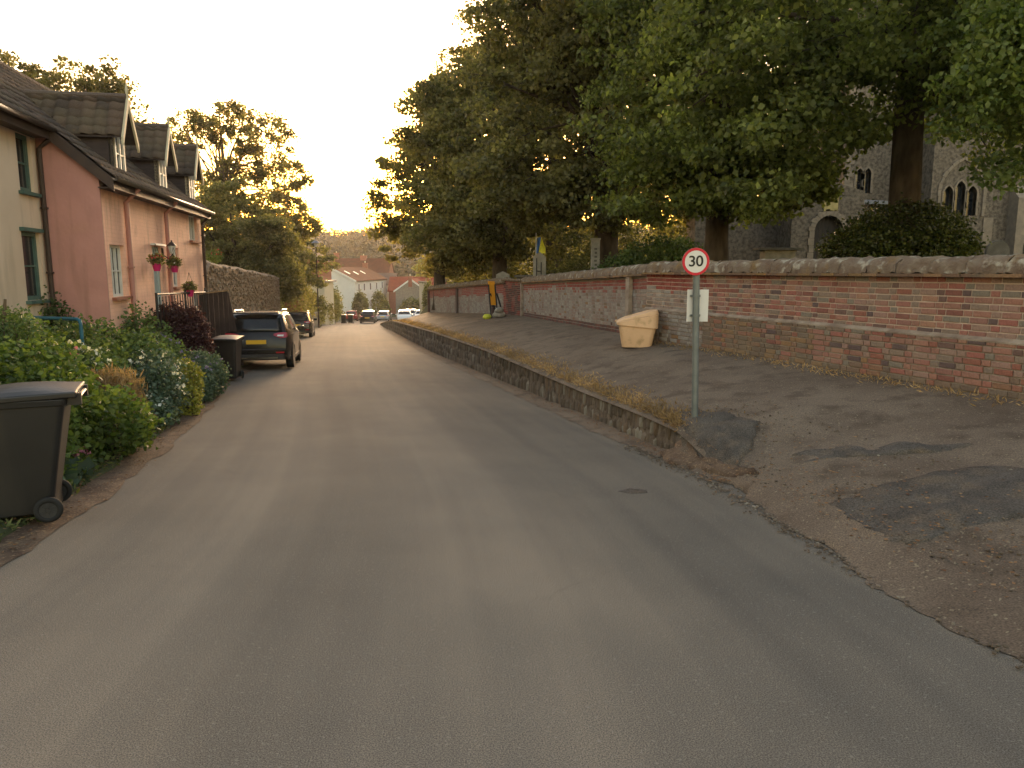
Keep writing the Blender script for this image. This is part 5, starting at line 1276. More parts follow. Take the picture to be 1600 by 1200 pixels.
# dormers
for s_ in DS:
    y0 = .04; zs = Z(3.52); ze = Z(4.30); za = Z(4.90)
    yb_e = -.25+(4.30-3.30)/PITCH; yb_a = -.25+(4.90-3.30)/PITCH; yb_s = y0
    dm = None
    for sg_ in (-1, 1):
        mb = MB(); x0, x1 = s_+sg_*DW, s_+sg_*(DW-.06)
        mb.prism([(y0, Z(roofz(y0))-.03), (y0, ze), (yb_e+.1, ze)], min(x0, x1), max(x0, x1), 'x')
        if dm is None: mb.box(s_-DW+.06, s_+DW-.06, yb_e-.2, yb_e-.12, ze-.25, ze); dm = mb.build('dormer', M['cheek'], ph)
        else: mb.build('cheek', M['cheek'], dm)
    mb = MB()
    # front: frame posts, gable triangle above
    mb.prism([(s_-DW, ze-.02), (s_+DW, ze-.02), (s_, za-.06)], y0+.03, y0+.07)
    mb.box(s_-DW, s_-DW+.09, y0, y0+.08, Z(roofz(y0))-.04, ze-.02); mb.box(s_+DW-.09, s_+DW, y0, y0+.08, Z(roofz(y0))-.04, ze-.02)
    mb.build('dormer_front', M['barge'], dm)
    w_ = window(dm, s_-DW+.09, s_+DW-.09, zs-.02, ze-.03, M['white'], 2, 2, depth=.0, y=y0-.01, sill=False, fw=.045, name='dormer_window')
    mb = MB(); mb.box(s_-DW-.05, s_+DW+.05, y0-.09, y0-.012, zs-.07, zs-.02); mb.build('dormer_sill', M['barge'], dm)
    # roof planes with tiles
    ov = .10; xe = DW+ov; zE = ze-(za-ze)/DW*ov
    mb = MB(); mb.prism([(s_-xe, zE), (s_, za), (s_+xe, zE), (s_+xe, zE+.03), (s_, za+.03), (s_-xe, zE+.03)], y0-.18, yb_e+.35)
    # carry the ridge back into the main roof
    mb.add([(s_, yb_e, za+.03), (s_, yb_a+.15, za+.03), (s_-xe, yb_e, zE+.03), (s_+xe, yb_e, zE+.03)], [(0, 1, 2), (0, 3, 1)])
    dr_ = mb.build('dormer_roof', M['cheek'], dm)
    sl_ = math.hypot(xe, za-zE)
    n0 = 40
    for sg_ in (-1, 1):
        # across runs front->back, upslope runs towards the ridge
        if sg_ < 0: org = (s_-xe, yb_a+.1, zE+.03); ux = (0, -1, 0); uy = (xe, 0, za-zE)
        else: org = (s_+xe, y0-.18, zE+.03); ux = (0, 1, 0); uy = (-xe, 0, za-zE)
        tot = yb_a+.1-(y0-.18)
        def sk(x, y, sg_=sg_):
            yy = (yb_a+.1-x) if sg_ < 0 else (y0-.18+x)
            return Z(roofz(yy)) > zE+.05+y*(za-zE)/sl_ + .12
        tile_slope(dr_, org, ux, uy, 0, 0, tot, sl_, 60, sk, step=(.23, .19))
    mb = MB(); mb.tube([(s_, y0-.19, za+.05), (s_, yb_a+.1, za+.05)], .06, 8); mb.build('ridge_tiles', M['tile'], dr_)
    mb = MB()
    for sg_ in (-1, 1):
        mb.prism([(s_, za-.10), (s_+sg_*(xe+.02), zE-.13), (s_+sg_*(xe+.02), zE+.02), (s_, za+.06)], y0-.225, y0-.185)
    mb.build('barge_board', M['barge'], dm)
    mb = MB(); mb.tube([(s_, y0-.2, za-.25), (s_, y0-.2, za+.10), (s_, y0-.2, za+.17), (s_, y0-.2, za+.34)], [.018, .022, .03, .004], 6); mb.build('finial', M['barge'], dm)

# hanging baskets: rest on brackets, things of their own
def basket(label, p, sc=1.0, pot=True, seed=0, fm='petal_red'):
    r_ = empty('hanging_basket', p, 0, label, 'hanging basket', 'hanging baskets on the pink cottage')
    if pot: mb = MB(); mb.lathe([(.001, -.14), (.06, -.14), (.09, 0), (.095, .0), (.095, .015), (.08, .015), (.07, -.02), (.001, -.02)], 18); mb.build('pot', M['magenta'], r_)
    P = rng.normal(0, 1, (420, 3)); P /= np.linalg.norm(P, axis=1)[:, None]; P = P*rng.uniform(.5, 1, (420, 1))*np.array([.16, .16, .13])*sc + np.array([0, 0, .09])
    quadmesh('foliage', leaf_verts(P, .055, .1, .7), M['leaf_dark' if pot else 'leaf_mid'], r_)
    Q = P[P[:, 2] > .13][:12]; quadmesh('flowers', leaf_verts(np.repeat(Q, 4, 0), .035, -.3, 1.0), M[fm], r_)
    mb = MB()
    for k in range(3): a = R(120*k); mb.tube([(.13*math.cos(a), .13*math.sin(a), .02), (0, 0, .42)], .004, 4)
    mb.build('chain', M['iron'], r_); return r_
def HW(x, y, z): 
    c, s_ = math.cos(hrot), math.sin(hrot); return (HX+c*x-s_*y, HY+s_*x+c*y, z)
basket('magenta hanging basket left of the wall lantern by the front door', HW(2.1, -.28, 1.83))
basket('magenta hanging basket right of the wall lantern by the small window', HW(3.5, -.28, 1.80))
basket('low magenta pot of flowers fixed on the landing railing', HW(4.1, -.44, 1.24), fm='petal_pink')
basket('leafy hanging basket with red flowers past the corner downpipe of the cottage', HW(8.05, -.25, 2.02), 1.6, pot=False)

# cream house nearer on the left
ch2 = empty('cream_house', (HX, HY, HZ), hrot, 'cream rendered house with green framed sash windows at the left edge', 'house')
CL = -7.0
cw = [(-.80, -.27, Z(2.99), Z(3.92)), (-.92, -.27, Z(1.21), Z(2.34)), (-4.4, -3.7, Z(2.99), Z(3.92)), (-4.4, -3.5, Z(1.21), Z(2.34))]
mb = MB(); build_wall_local(mb, CL, -.06, -.3, Z(4.05), .95, 1.2, cw); mb.build('front_wall', M['cream'], ch2)
mb = MB(); mb.box(CL, CL+.25, 1.2, 5.2, -.3, Z(3.8)); mb.box(CL, -.06, 5.0, 5.2, -.3, Z(3.2)); mb.build('back_wall', M['cream'], ch2)
for i, q in enumerate(cw):
    w_ = window(ch2, *q, M['greenpaint'], 1, 2, y=.95, depth=.05, fw=.07)
    mb = MB(); mb.box(q[0]-.06, q[1]+.06, .88, .948, q[3], q[3]+.06); mb.build('lintel', M['greenpaint'], w_)
mb = MB(); th = .1
mb.prism([(.68, Z(roofz(.68))-th), (2.6, Z(roofz(2.6))-th-.02), (5.4, Z(3.3)-th), (5.4, Z(3.3)), (2.6, Z(roofz(2.6))), (.68, Z(roofz(.68)))], CL-.2, -.15, 'x'); rf2 = mb.build('roof', M['cheek'], ch2)
tile_slope(rf2, (CL-.2, .66, Z(roofz(.66))), (1, 0, 0), uyv, 0, 0, -CL+.05, math.hypot(1.94, 1.94*PITCH), 0)
tile_slope(rf2, (-2.8, .64, Z(roofz(.64))+.0), (1, 0, 0), uyv, 0, 0, 0.01, .3, 0) if False else None
mb = MB()
for k in range(20): mb.tube([(CL-.2+k*.35+.01, 2.6, Z(roofz(2.6))+.02), (CL-.2+k*.35+.34, 2.6, Z(roofz(2.6))+.02)], .09, 8)
mb.build('ridge_tiles', M['tile'], rf2)
mb = MB(); mb.box(CL-.2, -.16, .68, .70, Z(roofz(.68))-.2, Z(roofz(.68))-.03); mb.box(CL-.2, -.16, .70, .948, Z(3.92), Z(3.94)); mb.build('fascia', M['pipe_dark'], ch2)
o = halfpipe(CL-.2, -.15, .62, Z(roofz(.66))).build('gutter', M['gutter'], ch2, smooth=True); so = o.modifiers.new('s', 'SOLIDIFY'); so.thickness = .006
downpipe(ch2, -.12, .88, .2, Z(4.0), M['pipe_dark'], .04, yk=.62)

# timber screen between cottage and car
ts = empty('timber_screen', (-8.02, 20.2, gz(-8.3, 20.2)), R(8), 'dark timber screen panel with a pale top rail between the cottage and the parked SUV', 'screen')
zt0 = 1.12-gz(-8.3, 20.2)
for k in range(6):
    mb = MB(); x0 = -.40+k*.125; mb.prism([(x0+.004, 0), (x0+.121, 0), (x0+.121+(.0 if k < 5 else .0), zt0+.015*k-.04), (x0+.004, zt0+.015*k-.055)], -.015, .015); mb.build('board', M['timber'], ts)
mb = MB(); mb.add([(-.42, -.05, zt0-.05), (.37, -.05, zt0+.035), (.37, .05, zt0+.035), (-.42, .05, zt0-.05), (-.42, -.05, zt0-.02), (.37, -.05, zt0+.065), (.37, .05, zt0+.065), (-.42, .05, zt0-.02)], [(0,3,2,1),(4,5,6,7),(0,1,5,4),(1,2,6,5),(2,3,7,6),(3,0,4,7)]); mb.build('top_rail', M['timbercap'], ts)
mb = MB(); mb.prism([(.352, 0), (.352, zt0+.0), (.37, zt0), (.66, .1), (.66, 0)], -.015, .015); mb.build('raking_board', M['timber'], ts)

# flint garden wall beyond the cottage
fw_ = empty('flint_garden_wall', (-9.3, 23.6, 0), 0, 'tall brown flint garden wall running downhill behind the parked cars', 'garden wall')
mb = MB(); P0, P1 = Vector((-9.6, 23.6)), Vector((-12.7, 41)); n = 40
d_ = (P1-P0).normalized(); nr = Vector((-d_.y, d_.x))
for i in range(n+1):
    t = i/n; p = P0.lerp(P1, t); zt = 2.0-.62*t+.06*noise.noise((t*9, 0, 0)) + (.0 if t > .04 else -.3*(1-t/.04)); zb_ = zr(p.y)-.3
    q = p+nr*.45
    m_ = (p+q)/2
    for pt, z in ((p, zb_), (p, zt-.08), (m_, zt+.06), (q, zt-.08), (q, zb_)): mb.v.append((pt.x+9.3, pt.y-23.6, z))
for i in range(n):
    for j in range(4): mb.f.append((i*5+j, i*5+j+1, i*5+j+6, i*5+j+5)); mb.mi.append(0)
mb.f.append((0, 1, 2, 3, 4)); mb.f.append(tuple(n*5+k for k in range(5))); mb.mi += [0, 0]
mb.build('wall_core', M['brown_flint'], fw_)
rest = MB(); c_ = 0
SB = []
for i in range(3):
    m2 = SM[i].copy(); m2.materials.clear(); m2.materials.append(M['flint_brown'] if 'flint_brown' in M else M['flint']); SB.append(m2)
M['flint_brown'] = brickmat('flint_brown', [(.20, .155, .11), (.26, .21, .155), (.15, .115, .08), (.22, .165, .11), (.30, .26, .21)], dirt=(.17, .125, .08), dlo=.45, dhi=.7)
for m2 in SB: m2.materials.clear(); m2.materials.append(M['flint_brown'])
cand = []
y = 0
Lw = (P1-P0).length
s_ = .08
while s_ < Lw:
    p = P0+d_*s_; zt = 2.0-.62*s_/Lw-.1; z = zr(p.y)+.1
    while z < zt:
        cand.append((s_+random.uniform(-.09, .09), z+random.uniform(-.08, .08))); z += random.uniform(.13, .22)
    s_ += .21
ang_ = math.atan2(d_.y, d_.x)
for s_, z in cand:
    p = P0+d_*s_; mx = Matrix.Translation((p.x+9.3, p.y-23.6, z)) @ Matrix.Rotation(ang_, 4, 'Z') @ Matrix.Rotation(random.uniform(-.5, .5), 4, 'Y') @ Matrix.Diagonal((random.uniform(.12, .2), .10, random.uniform(.08, .15), 1))
    k = random.randrange(3)
    if c_ < 300: piece('stone', SB[k], fw_, mx); c_ += 1
    else: rest.add(SA[k][0], SA[k][1], 0, mx)
stuff(rest.build('stone', M['flint_brown'], fw_, fix=False))
bp_ = empty('brick_gate_pier', (-14.5, 48.5, zr(48.5)), R(12), 'red brick gate piers and low wall at the end of the flint wall', 'gate pier')
mb = MB(); mb.box(-.2, .2, -.2, .2, 0, 2.35); mb.box(.55, .95, -.2, .2, 0, 2.7); mb.box(.2, .55, -.12, .12, 0, 1.9); mb.build('pier', M['farbrick'], bp_)
mb = MB(); mb.box(-.26, .26, -.26, .26, 2.35, 2.45); mb.box(.49, 1.01, -.26, .26, 2.7, 2.8); mb.build('cap', M['dress'], bp_)

# ------------------------------------------------------------------ village houses down the hill
def fhouse(name, label, x0, x1, y0, y1, zb_, ze, zr_, wallm, roofm, ridge='y', wins_=(), gwins=(), chims=(), sky_=(), group='village houses at the foot of the hill', barge=False, doors=()):
    """axis aligned house; ridge runs along axis; wins_ on the +x face as (y,z,w,h); gwins on the -y face as (x,z,w,h)"""
    r_ = empty(name, ((x0+x1)/2, (y0+y1)/2, zb_), 0, label, 'house', group)
    ox, oy = (x0+x1)/2, (y0+y1)/2; X0, X1, Y0, Y1 = x0-ox, x1-ox, y0-oy, y1-oy; he, hr = ze-zb_, zr_-zb_
    mb = MB()
    mb.box(X0, X1, Y0, Y1, -.5, he)
    if ridge == 'y': mb.prism([(X0, he), (X1, he), (0, hr-.08)], Y0, Y1, 'y')
    else: mb.prism([(Y0, he), (Y1, he), (0, hr-.08)], X0, X1, 'x')
    mb.build('wall', wallm, r_)
    mb = MB(); ov = .3; k = (hr-he)/((X1-X0)/2 if ridge == 'y' else (Y1-Y0)/2)
    if ridge == 'y': a, b, c, d = X0-ov, X1+ov, Y0-ov*.7, Y1+ov*.7
    else: a, b, c, d = Y0-ov, Y1+ov, X0-ov*.7, X1+ov*.7
    ax = 'y' if ridge == 'y' else 'x'
    mb.prism([(a, he-k*ov), (0, hr), (b, he-k*ov), (b, he-k*ov+.14), (0, hr+.14), (a, he-k*ov+.14)], c, d, ax); ro = mb.build('roof', roofm, r_)
    if barge:
        mb = MB(); mb.prism([(a, he-k*ov-.12), (0, hr-.14), (b, he-k*ov-.12), (b, he-k*ov+.16), (0, hr+.17), (a, he-k*ov+.16)], c-.06, c-.005, ax); mb.build('barge_board', M['white'], ro)
    for (cx, cy, cw_, ch_) in chims:
        mb = MB(); mb.box(cx-ox-cw_/2, cx-ox+cw_/2, cy-oy-cw_/2, cy-oy+cw_/2, hr-1.2, hr+ch_); mb.box(cx-ox-cw_/2-.06, cx-ox+cw_/2+.06, cy-oy-cw_/2-.06, cy-oy+cw_/2+.06, hr+ch_, hr+ch_+.12); c_ = mb.build('chimney', M['farbrick'], ro)
        mb = MB(); mb.lathe([(.11, 0), (.13, .35), (.09, .35)], 8, mx=Matrix.Translation((cx-ox, cy-oy, hr+ch_+.12))); mb.build('chimney_pot', M['farcream'], c_)
    for (cy, z, w_, h_) in wins_:
        mb = MB(); mb.box(X1-.02, X1+.05, cy-oy-w_/2, cy-oy+w_/2, z-zb_, z-zb_+h_); f = mb.build('window', M['white'], r_)
        mb = MB(); 
        for s_ in (-1, 1): mb.box(X1+.052, X1+.058, cy-oy+s_*w_*.24-w_*.18, cy-oy+s_*w_*.24+w_*.18, z-zb_+.08, z-zb_+h_-.08)
        mb.build('pane', M['darkglass'], f)
    for (cx, z, w_, h_) in gwins:
        mb = MB(); mb.box(cx-ox-w_/2, cx-ox+w_/2, Y0-.05, Y0+.02, z-zb_, z-zb_+h_); f = mb.build('window', M['white'], r_)
        mb = MB()
        for s_ in (-1, 1): mb.box(cx-ox+s_*w_*.24-w_*.18, cx-ox+s_*w_*.24+w_*.18, Y0-.058, Y0-.052, z-zb_+.08, z-zb_+h_-.08)
        mb.build('pane', M['darkglass'], f)
    for (cy, s2, w_) in sky_:
        xx = X1*s2; zz = hr-(hr-he)*s2; mb = MB(); an = math.atan2(hr-he, X1)
        mb.box(-.5, .5, -w_/2, w_/2, .14, .22, mx=Matrix.Translation((xx, cy-oy, zz)) @ Matrix.Rotation(an, 4, 'Y')); f = mb.build('rooflight', M['white'], ro)
    for (cy, w_) in doors:
        mb = MB(); mb.box(X1-.02, X1+.06, cy-oy-w_/2, cy-oy+w_/2, 0, 2.0); mb.build('door', M['greenpaint'], r_)
    return r_
fhouse('terraced_house', 'long white terrace with a red tiled roof and its blank gable towards us', -32.8, -25.1, 120, 150, -6.6, .12, 2.2, M['stonewhite'], M['tile_far'],
       wins_=[(y, z, 1.0, 1.3) for y in (123, 127.5, 133, 139, 145) for z in (-1.7, -4.6)], chims=[(-29, 121.2, .9, 1.3), (-29, 149, .9, .9)], sky_=[(124, .45, .7), (130, .5, .7), (137, .45, .7)], barge=True, doors=[(130.3, 1), (142, 1)])
fhouse('cottage', 'narrow cream fronted house at the far end of the white terrace', -33, -24.3, 154, 162, -7.3, -1.1, 1.1, M['farcream'], M['tile_dark'], ridge='x', gwins=[(-25.0, -3.0, .7, 1.2), (-25.9, -3.0, .5, 1.2), (-25.4, -6, .8, 1.3)], barge=False)
fhouse('cottage', 'brick and flint house with bright red roof and white edged gable', -19.4, -14.3, 125, 134, -6.9, -1.55, .25, M['fargrey'], M['tile_bright'], ridge='y', chims=[(-16.9, 124.9, .6, .45)], barge=True, wins_=[(129, -3.6, 1, 1.1)])
fhouse('cottage', 'long red roofed house low behind the white edged gable', -24.0, -12.0, 146, 152, -7.5, -2.1, .4, M['farbrick'], M['tile_bright'], ridge='x', gwins=[(-20.9, -4.4, .8, 1.2)])
fhouse('cottage', 'large red roof with a stout chimney behind the white terrace', -41, -27, 164, 172, -7.5, 1.2, 4.3, M['farbrick'], M['tile_far'], ridge='x', chims=[(-33, 168, 1.3, .6), (-39, 168, 1.0, 1.2)])
fhouse('cottage', 'red roofed house with two chimneys left of the white terrace', -47, -36, 132, 139, -6, 1.4, 3.6, M['farbrick'], M['tile_far'], ridge='x', chims=[(-36.8, 135.5, .8, 1.5), (-44, 135.5, .8, 1.0)])
fhouse('cottage', 'tall narrow brick house with a white window behind the street lamp', -28.6, -25.9, 101, 108, -5, 3.0, 4.0, M['farbrick'], M['tile_dark'], ridge='y', gwins=[(-27.4, .6, .7, 1.1), (-27.4, -2.6, .7, 1.1)])
fhouse('cottage', 'pale house among trees above the village roofs', -12.6, -8.9, 176, 184, -6, 1.6, 3.2, M['farcream'], M['tile_far'], ridge='y')
# flat roofed pale porch building by the lamp
fp = empty('flat_roofed_extension', (-20.6, 80, -4), 0, 'pale flat roofed building with a dark window behind the roadside hedge', 'building')
mb = MB(); mb.box(-1.3, 1.1, -2, 2, -.5, 4.5); mb.build('wall', M['farcream'], fp)
mb = MB(); mb.box(-1.6, 1.4, -2.3, 2.3, 4.5, 4.68); mb.build('roof', M['lead'], fp)
mb = MB(); mb.box(-.5, .1, -2.05, -1.98, 2.4, 3.6); f = mb.build('window', M['white'], fp); mb = MB(); mb.box(-.42, .02, -2.058, -2.052, 2.5, 3.5); mb.build('pane', M['darkglass'], f)
# street lamp
sl_ = empty('street_lamp', (-17.1, 66, zr(66)), 0, 'street lamp with a conical cap on a plain pole beyond the parked cars', 'street lamp')
mb = MB(); mb.tube([(0, 0, 0), (0, 0, 1.2), (0, 0, 7.1)], [.09, .06, .045], 10); mb.build('pole', M['pipe_dark'], sl_)
mb = MB(); mb.lathe([(.10, 7.05), (.20, 7.35), (.16, 7.37), (.001, 7.37)], 12); mb.build('lamp_glass', M['lampclear'], sl_)
mb = MB(); mb.lathe([(.40, 7.38), (.30, 7.46), (.08, 7.62), (.03, 7.74), (.001, 7.76)], 16); mb.build('lamp_cap', M['lead'], sl_)
# pale gate post at the end of the churchyard wall
gp_ = empty('gate_post', (-9.0, 76, gz(-9, 76)), 0, 'tall pale post beyond the lower end of the churchyard wall', 'gate post')
mb = MB(); mb.box(-.35, .35, -.35, .35, 0, 4.2); mb.build('post', M['farcream'], gp_); mb = MB(); mb.box(-.45, .45, -.45, .45, 4.2, 4.35); mb.build('cap', M['dress'], gp_)
# low stone wall with posts along the far left road edge
lw = empty('low_garden_wall', (-17.5, 66, zr(66)), 0, 'low stone garden wall with square posts along the left roadside before the bend', 'garden wall')
mb = MB(); mb2 = MB()
yy = 58
while yy < 82:
    a, b = Vector((xl(yy)-.15+17.5, yy-66)), Vector((xl(yy+2.4)-.15+17.5, yy+2.4-66)); z0, z1 = zr(yy)-zr(66), zr(yy+2.4)-zr(66)
    mb.add([(a.x, a.y, z0-.1), (b.x, b.y, z1-.1), (b.x-.3, b.y, z1-.1), (a.x-.3, a.y, z0-.1), (a.x, a.y, z0+.95), (b.x, b.y, z1+.95), (b.x-.3, b.y, z1+.95), (a.x-.3, a.y, z0+.95)], [(0,3,2,1),(4,5,6,7),(0,1,5,4),(1,2,6,5),(2,3,7,6),(3,0,4,7)])
    q = MB(); q.box(a.x-.35, a.x+.08, a.y-.2, a.y+.2, z0-.1, z0+1.3); q.box(a.x-.4, a.x+.13, a.y-.25, a.y+.25, z0+1.3, z0+1.38); q.build('post', M['fargrey'], lw)
    yy += 2.4
mb.build('wall_core', M['fargrey'], lw)
VG = 'hedges and bushes by the far bend'
def V(x, y, r_, h_): return (x, y, gz(x, y)+h_*.5, r_, r_, h_*.55)
shrub('hedge', 'rounded dark hedge behind the low stone wall, left one', [V(-18.9, 70, 1.6, 3.0), V(-20.5, 72, 1.8, 3.4)], 5000, .22, 'leaf_dark', 'hedge', VG)
shrub('hedge', 'tall hedge in front of the white gable', [V(-22.0, 88, 1.9, 4.2), V(-23.6, 93, 2, 4.0)], 5000, .25, 'leaf_dark', 'hedge', VG)
shrub('hedge', 'long hedge between the low wall and the far bins', [V(-20.3, 80, 1.2, 2.4), V(-21.4, 86, 1.3, 2.4), V(-22.5, 93, 1.4, 2.4), V(-18.0, 64, 1.0, 2.2)], 5000, .22, 'leaf_far', 'hedge', VG)
shrub('conifer_bush', 'dark upright bush in front of the white terrace, left of the two', [V(-21.9, 108, 1.1, 3.8)], 2600, .25, 'leaf_dark', 'bush', VG)
shrub('conifer_bush', 'dark upright bush in front of the white terrace, right of the two', [V(-21.0, 118, 1.1, 4.2), V(-20.6, 121, .8, 3)], 2600, .25, 'leaf_dark', 'bush', VG)
shrub('bush', 'dark spreading bush below the white edged gable', [V(-16.2, 121, 1.8, 3.2), V(-14.4, 120, 1.4, 2.8)], 3000, .25, 'leaf_dark', 'bush', VG)
shrub('bush', 'tall slim dark bush beside the pale gate post', [V(-8.2, 74, .6, 4.0)], 1500, .2, 'leaf_dark', 'bush', VG)
tree('village_tree', 'yellow green rounded tree between the red roofs', (-17.5, 170, -7), .3, 4, [(-17.5, 170, 1, 4.2, 3, 4.2)], 90, 80, .5, 'leaf_yellow', (.7, 1.3), group=VG, nlimb=4)
tree('village_tree', 'green tree behind the red roofs near the churchyard wall end', (-8, 140, -6), .3, 3, [(-8, 140, 0, 5, 4, 4.6), (-3, 120, 0, 5, 4, 4)], 160, 80, .45, 'leaf_wood', (.7, 1.3), group=VG, nlimb=4)
tree('village_tree', 'broad dim tree behind the red roofs left of the white terrace', (-50, 120, -3), .4, 4, [(-47, 122, 1.5, 6, 4, 5), (-56, 118, 3, 6, 4, 6)], 160, 80, .45, 'leaf_wood', (.7, 1.3), group=VG, nlimb=4)
shrub('bush', 'dark bush behind the white slanted gate pier next to the flint wall end', [V(-13.6, 45.5, 1.0, 3.2), V(-14.6, 50, 1.4, 3.6)], 3200, .16, 'leaf_far', 'bush', VG)

# ------------------------------------------------------------------ front garden on the left
FG = 'plants in the roadside front garden'
def E(x, y, zc, rx, ry_, rz_): return (x, y, zc, rx, ry_, rz_)
shrub('leafy_shrub', 'bright green leafy shrub right behind the nearest bin, spilling onto the verge', [E(-4.75, 7.3, .15, .55, .75, .62), E(-4.55, 8.2, -.05, .45, .6, .42), E(-5.2, 7.9, .35, .6, .8, .6), E(-4.45, 6.75, -.15, .35, .5, .3), E(-5.3, 6.9, .45, .6, .6, .55)], 13000, .075, 'leaf_garden', group=FG, shell=.6)
shrub('leafy_shrub', 'bright green mound of leaves at the left edge behind the nearest bin', [E(-6.2, 8.0, .45, .8, .9, .6), E(-6.6, 9.3, .5, .9, .9, .65), E(-7.4, 8.6, .6, .9, .9, .6)], 13000, .075, 'leaf_garden', group=FG, shell=.6)
shrub('leafy_shrub', 'mid green tangle of plants below the blue handrail and pink gable', [E(-6.6, 11, .25, .8, .9, .65), E(-7.0, 12.2, .2, .8, .7, .7), E(-6.0, 10.4, .05, .6, .8, .6), E(-6.5, 12.8, .1, .6, .6, .6)], 12000, .07, 'leaf_mid', group=FG, shell=.55)
shrub('flowering_plant', 'grey green plant dotted with white flowers at the garden edge', [E(-5.15, 10.6, -.05, .38, .5, .45), E(-5.0, 10.2, -.28, .3, .35, .25), E(-5.5, 11.3, .15, .4, .5, .35)], 4200, .06, 'leaf_blue', 'plant', FG, shell=.5, flowers=('petal_white', 60, .05, .25))
shrub('flowering_plant', 'tall white flowered plant behind the dry grasses in the garden', [E(-5.75, 9.9, .2, .35, .4, .5)], 1700, .06, 'leaf_mid', 'plant', FG, shell=.4, flowers=('petal_white', 70, .055, .55))
shrub('ornamental_grass', 'dry brown grassy clump above the low brick wall', [E(-5.15, 9.45, .0, .38, .35, .42)], 3600, .13, 'drygrass', 'plant', FG, droop=-.7, wide=.12, shell=.3)
shrub('leafy_shrub', 'small yellow green shrub between the white flowers and the low hedge', [E(-5.35, 12.0, -.1, .28, .35, .38), E(-5.15, 11.6, -.35, .22, .3, .25)], 2200, .055, 'leaf_yellow', group=FG)
shrub('low_hedge', 'rounded blue green hedge at the end of the garden by the second bin', [E(-5.95, 14.0, -.30, .45, .75, .48), E(-5.75, 13.3, -.35, .35, .5, .4)], 6500, .055, 'leaf_blue', 'hedge', FG, shell=.8, flowers=('petal_blue', 60, .04, .35))
shrub('lavender', 'green clump with small blue flowers in front of the purple bush', [E(-6.55, 13.6, .1, .55, .5, .45)], 3000, .055, 'leaf_mid', 'plant', FG, flowers=('petal_blue', 90, .045, .3))
shrub('purple_bush', 'domed dark purple leaved bush in front of the cottage landing', [E(-7.05, 15.6, .05, .66, .62, .88)], 30000, .065, 'leaf_purple', 'bush', FG, shell=.62, wide=.5, droop=.5)
shrub('leafy_shrub', 'loose weedy shrubs against the pink front wall under the window', [E(-7.1, 14.1, .35, .35, .5, .75), E(-7.0, 14.8, .1, .3, .4, .6), E(-7.9, 12.9, .5, .4, .35, .8)], 3200, .07, 'leaf_mid', group=FG, shell=.3)
st = shrub('small_tree', 'small feathery tree with a bare brown stem in front of the cream house', [E(-5.95, 8.55, 1.12, .42, .45, .20), E(-6.15, 8.7, .9, .5, .4, .25), E(-5.55, 8.4, 1.0, .25, .3, .2)], 2600, .06, 'leaf_mid', 'small tree', FG, shell=.25, wide=.4)
mb = MB(); b0 = Vector((0, 0, -.1)); mb.tube([b0, Vector((.03, 0, .6)), Vector((-.02, .05, 1.1)), Vector((.1, 0, 1.6))], [.05, .045, .035, .015], 8); mb.tube([Vector((.03, 0, .6)), Vector((-.2, .0, 1.1)), Vector((-.35, 0, 1.5))], [.03, .02, .01], 7); mb.build('trunk', M['bark_pale'], st)
shrub('broad_leaved_weed', 'broad pale leaved weed at the verge beside the bin wheel', [E(-4.25, 6.75, -.22, .22, .3, .16)], 90, .2, 'leaf_blue', 'weed', FG, shell=.3, wide=.75)
shrub('pink_flower', 'clump of pink flowers low on the verge near the nearest bin', [E(-4.28, 7.1, -.22, .14, .14, .16)], 300, .05, 'leaf_garden', 'plant', FG, shell=.3, flowers=('petal_pink', 26, .05, .05))
shrub('foxglove', 'foxglove like pink flowers among the green leaves at the bin end of the garden', [E(-5.3, 8.9, .45, .08, .08, .3)], 300, .06, 'leaf_mid', 'plant', FG, shell=.3, flowers=('petal_pink', 30, .05, .4))
# verge weeds, mass
P = []
for _ in range(2600):
    y = random.uniform(3.5, 17.5); x = xl(y)-abs(random.gauss(.25, .22))-.02; P.append((x, y, gz(x, y)+random.uniform(0, .06)))
o = quadmesh('verge_weeds', leaf_verts(np.array(P), .07, -.4, .35), M['moss']); tag(o, 'scattered low weeds along the dirt verge', 'weeds', kind='stuff')
# blue handrail
hr_ = empty('handrail', (-6.3, 10.6, gz(-6.3, 10.6)), 0, 'dark blue tubular handrail rising above the garden plants by the cream house', 'handrail')
mb = MB(); zz = 1.02-gz(-6.3, 10.6); mb.tube([(-.75, .35, zz), (.12, 0, zz), (.17, -.02, zz-.02), (.18, -.02, zz-.08), (.18, -.02, -.1)], .025, 10); mb.tube([(-.75, .35, zz), (-.75, .35, -.1)], .025, 10); mb.build('rail', M['bluepaint'], hr_)
# low brick planter wall
lb = empty('low_brick_wall', (-4.95, 8.9, zr(8.9)), R(58), 'short low mossy brick wall holding the flower bed beside the verge', 'low wall')
mb = MB(); mb.box(-.62, .35, .0, .2, -.1, .38); mb.build('wall_core', M['mortar_grey'], lb)
for r__ in range(5):
    x = -.62+(.11 if r__ % 2 else 0)
    b_ = brick_mesh(.215)
    while x < .3:
        if 'lbm' not in globals(): lbm = bpy.data.meshes.new('brick'); lbm.from_pydata(b_.v, [], b_.f); lbm.materials.append(M['brick_old'])
        piece('brick', lbm, lb, Matrix.Translation((x+.11, 0, .0375+r__*.075)) @ Matrix.Rotation(random.uniform(-.03, .03), 4, 'Y')); x += .226
mb = MB(); mb.box(-.66, .39, -.07, .23, .38, .43); mb.build('coping_stone', M['coping'], lb, bevel=.01)

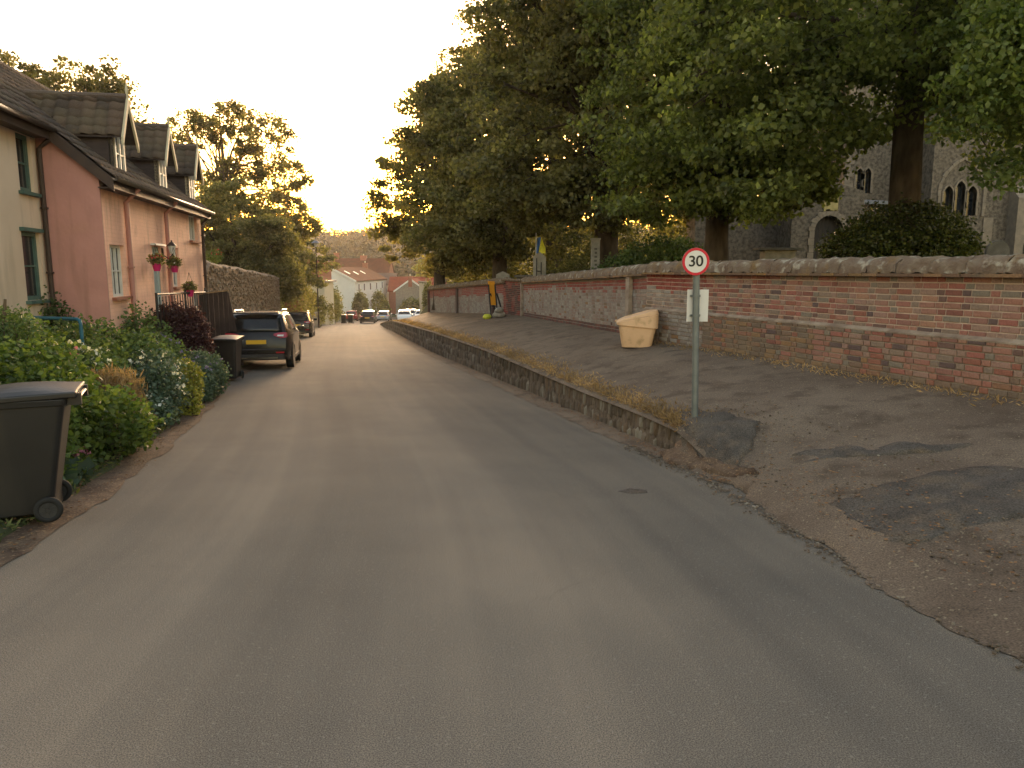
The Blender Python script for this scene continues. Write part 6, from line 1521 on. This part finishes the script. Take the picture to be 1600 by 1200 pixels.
# ------------------------------------------------------------------ dry grass, litter, grit
P = []
for _ in range(24000):
    y = 8.4+abs(random.random()**1.5)*58; q = noise.noise((y*.9, 3, 0))
    x = xr(y)+.07+abs(random.gauss(0, .16+.16*max(0, q))); P.append((x, y, gz(x, y)-.005))
for _ in range(1800):
    y = random.uniform(5.2, 15); x = xw(y)-.02-abs(random.gauss(0, .13)); P.append((x, y, gz(x, y)-.01))
for _ in range(700):
    a = random.uniform(0, 6.28); rr = abs(random.gauss(.08, .12)); x, y = 2.12+math.cos(a)*rr*1.3, 8.42+math.sin(a)*rr; P.append((x, y, gz(x, y)+.0))
o = quadmesh('dry_grass', leaf_verts(np.array(P), .075, -.35, .16), M['drygrass']); tag(o, 'straw coloured dry grass fringing the raised path and wall foot', 'grass', kind='stuff')
P = []
for _ in range(1500):
    y = 7.0+random.random()**1.6*40; x = xr(y)-abs(random.gauss(0, .13)); P.append((x, y, zr(y)+.035))
for _ in range(1300):
    y = random.uniform(4.2, 20); x = xl(y)+random.gauss(-.05, .14); P.append((x, y, max(gz(x, y), zr(y))+.025))
for _ in range(900):
    y = random.uniform(3, 9); x = xr(y)+abs(random.gauss(.1, .5)); P.append((x, y, gz(x, y)+.03))
P = np.array(P); V_ = leaf_verts(P, .035, 0, .8); V_[:, 2] = np.repeat(P[:, 2], 4) + (V_[:, 2]-np.repeat(P[:, 2], 4))*.25
o = quadmesh('leaf_litter', V_, M['litter']); tag(o, 'brown leaf litter gathered in the gutter and on the verge', 'leaf litter', kind='stuff')
rest = MB()
for _ in range(5200):
    y = random.uniform(2.6, 9); x = xr(y)+(random.gauss(.35, .55) if random.random() < .6 else random.gauss(-.24, .06))
    if x < xr(y)-.4: x = xr(y)-.22
    s_ = .006+.024*random.random()**3; k = random.randrange(7); z = gz(x, y) if x > xr(y) else zr(y)+.01
    if y > 8.2 and xr(y)-.02 < x < xr(y)+.3: continue
    rest.add(SA[k][0], SA[k][1], 0, Matrix.Translation((x, y, z+s_*.2)) @ Matrix.Rotation(random.random()*6, 4, 'Z') @ Matrix.Diagonal((s_, s_*random.uniform(.6, 1), s_*.6, 1)))
o = rest.build('loose_grit', M['flint'], fix=False); tag(o, 'loose stones and crumbled edge grit beside the asphalt patches', 'grit', kind='stuff')

# ------------------------------------------------------------------ air
mb = MB(); mb.box(-640, 640, -62, 740, -12, 40)
hz = mb.build('haze', None); hz.data.materials.clear()
hm = bpy.data.materials.new('haze'); hm.use_nodes = True; hn = hm.node_tree; hn.nodes.clear()
vo = hn.nodes.new('ShaderNodeVolumePrincipled'); vo.inputs['Density'].default_value = .00015; vo.inputs['Color'].default_value = (1, .96, .9, 1); vo.inputs['Anisotropy'].default_value = .65
oo = hn.nodes.new('ShaderNodeOutputMaterial'); hn.links.new(vo.outputs[0], oo.inputs['Volume'])
hz.data.materials.append(hm); hz['kind'] = 'stuff'; hz['label'] = 'thin warm evening haze over the whole village'; hz['category'] = 'haze'
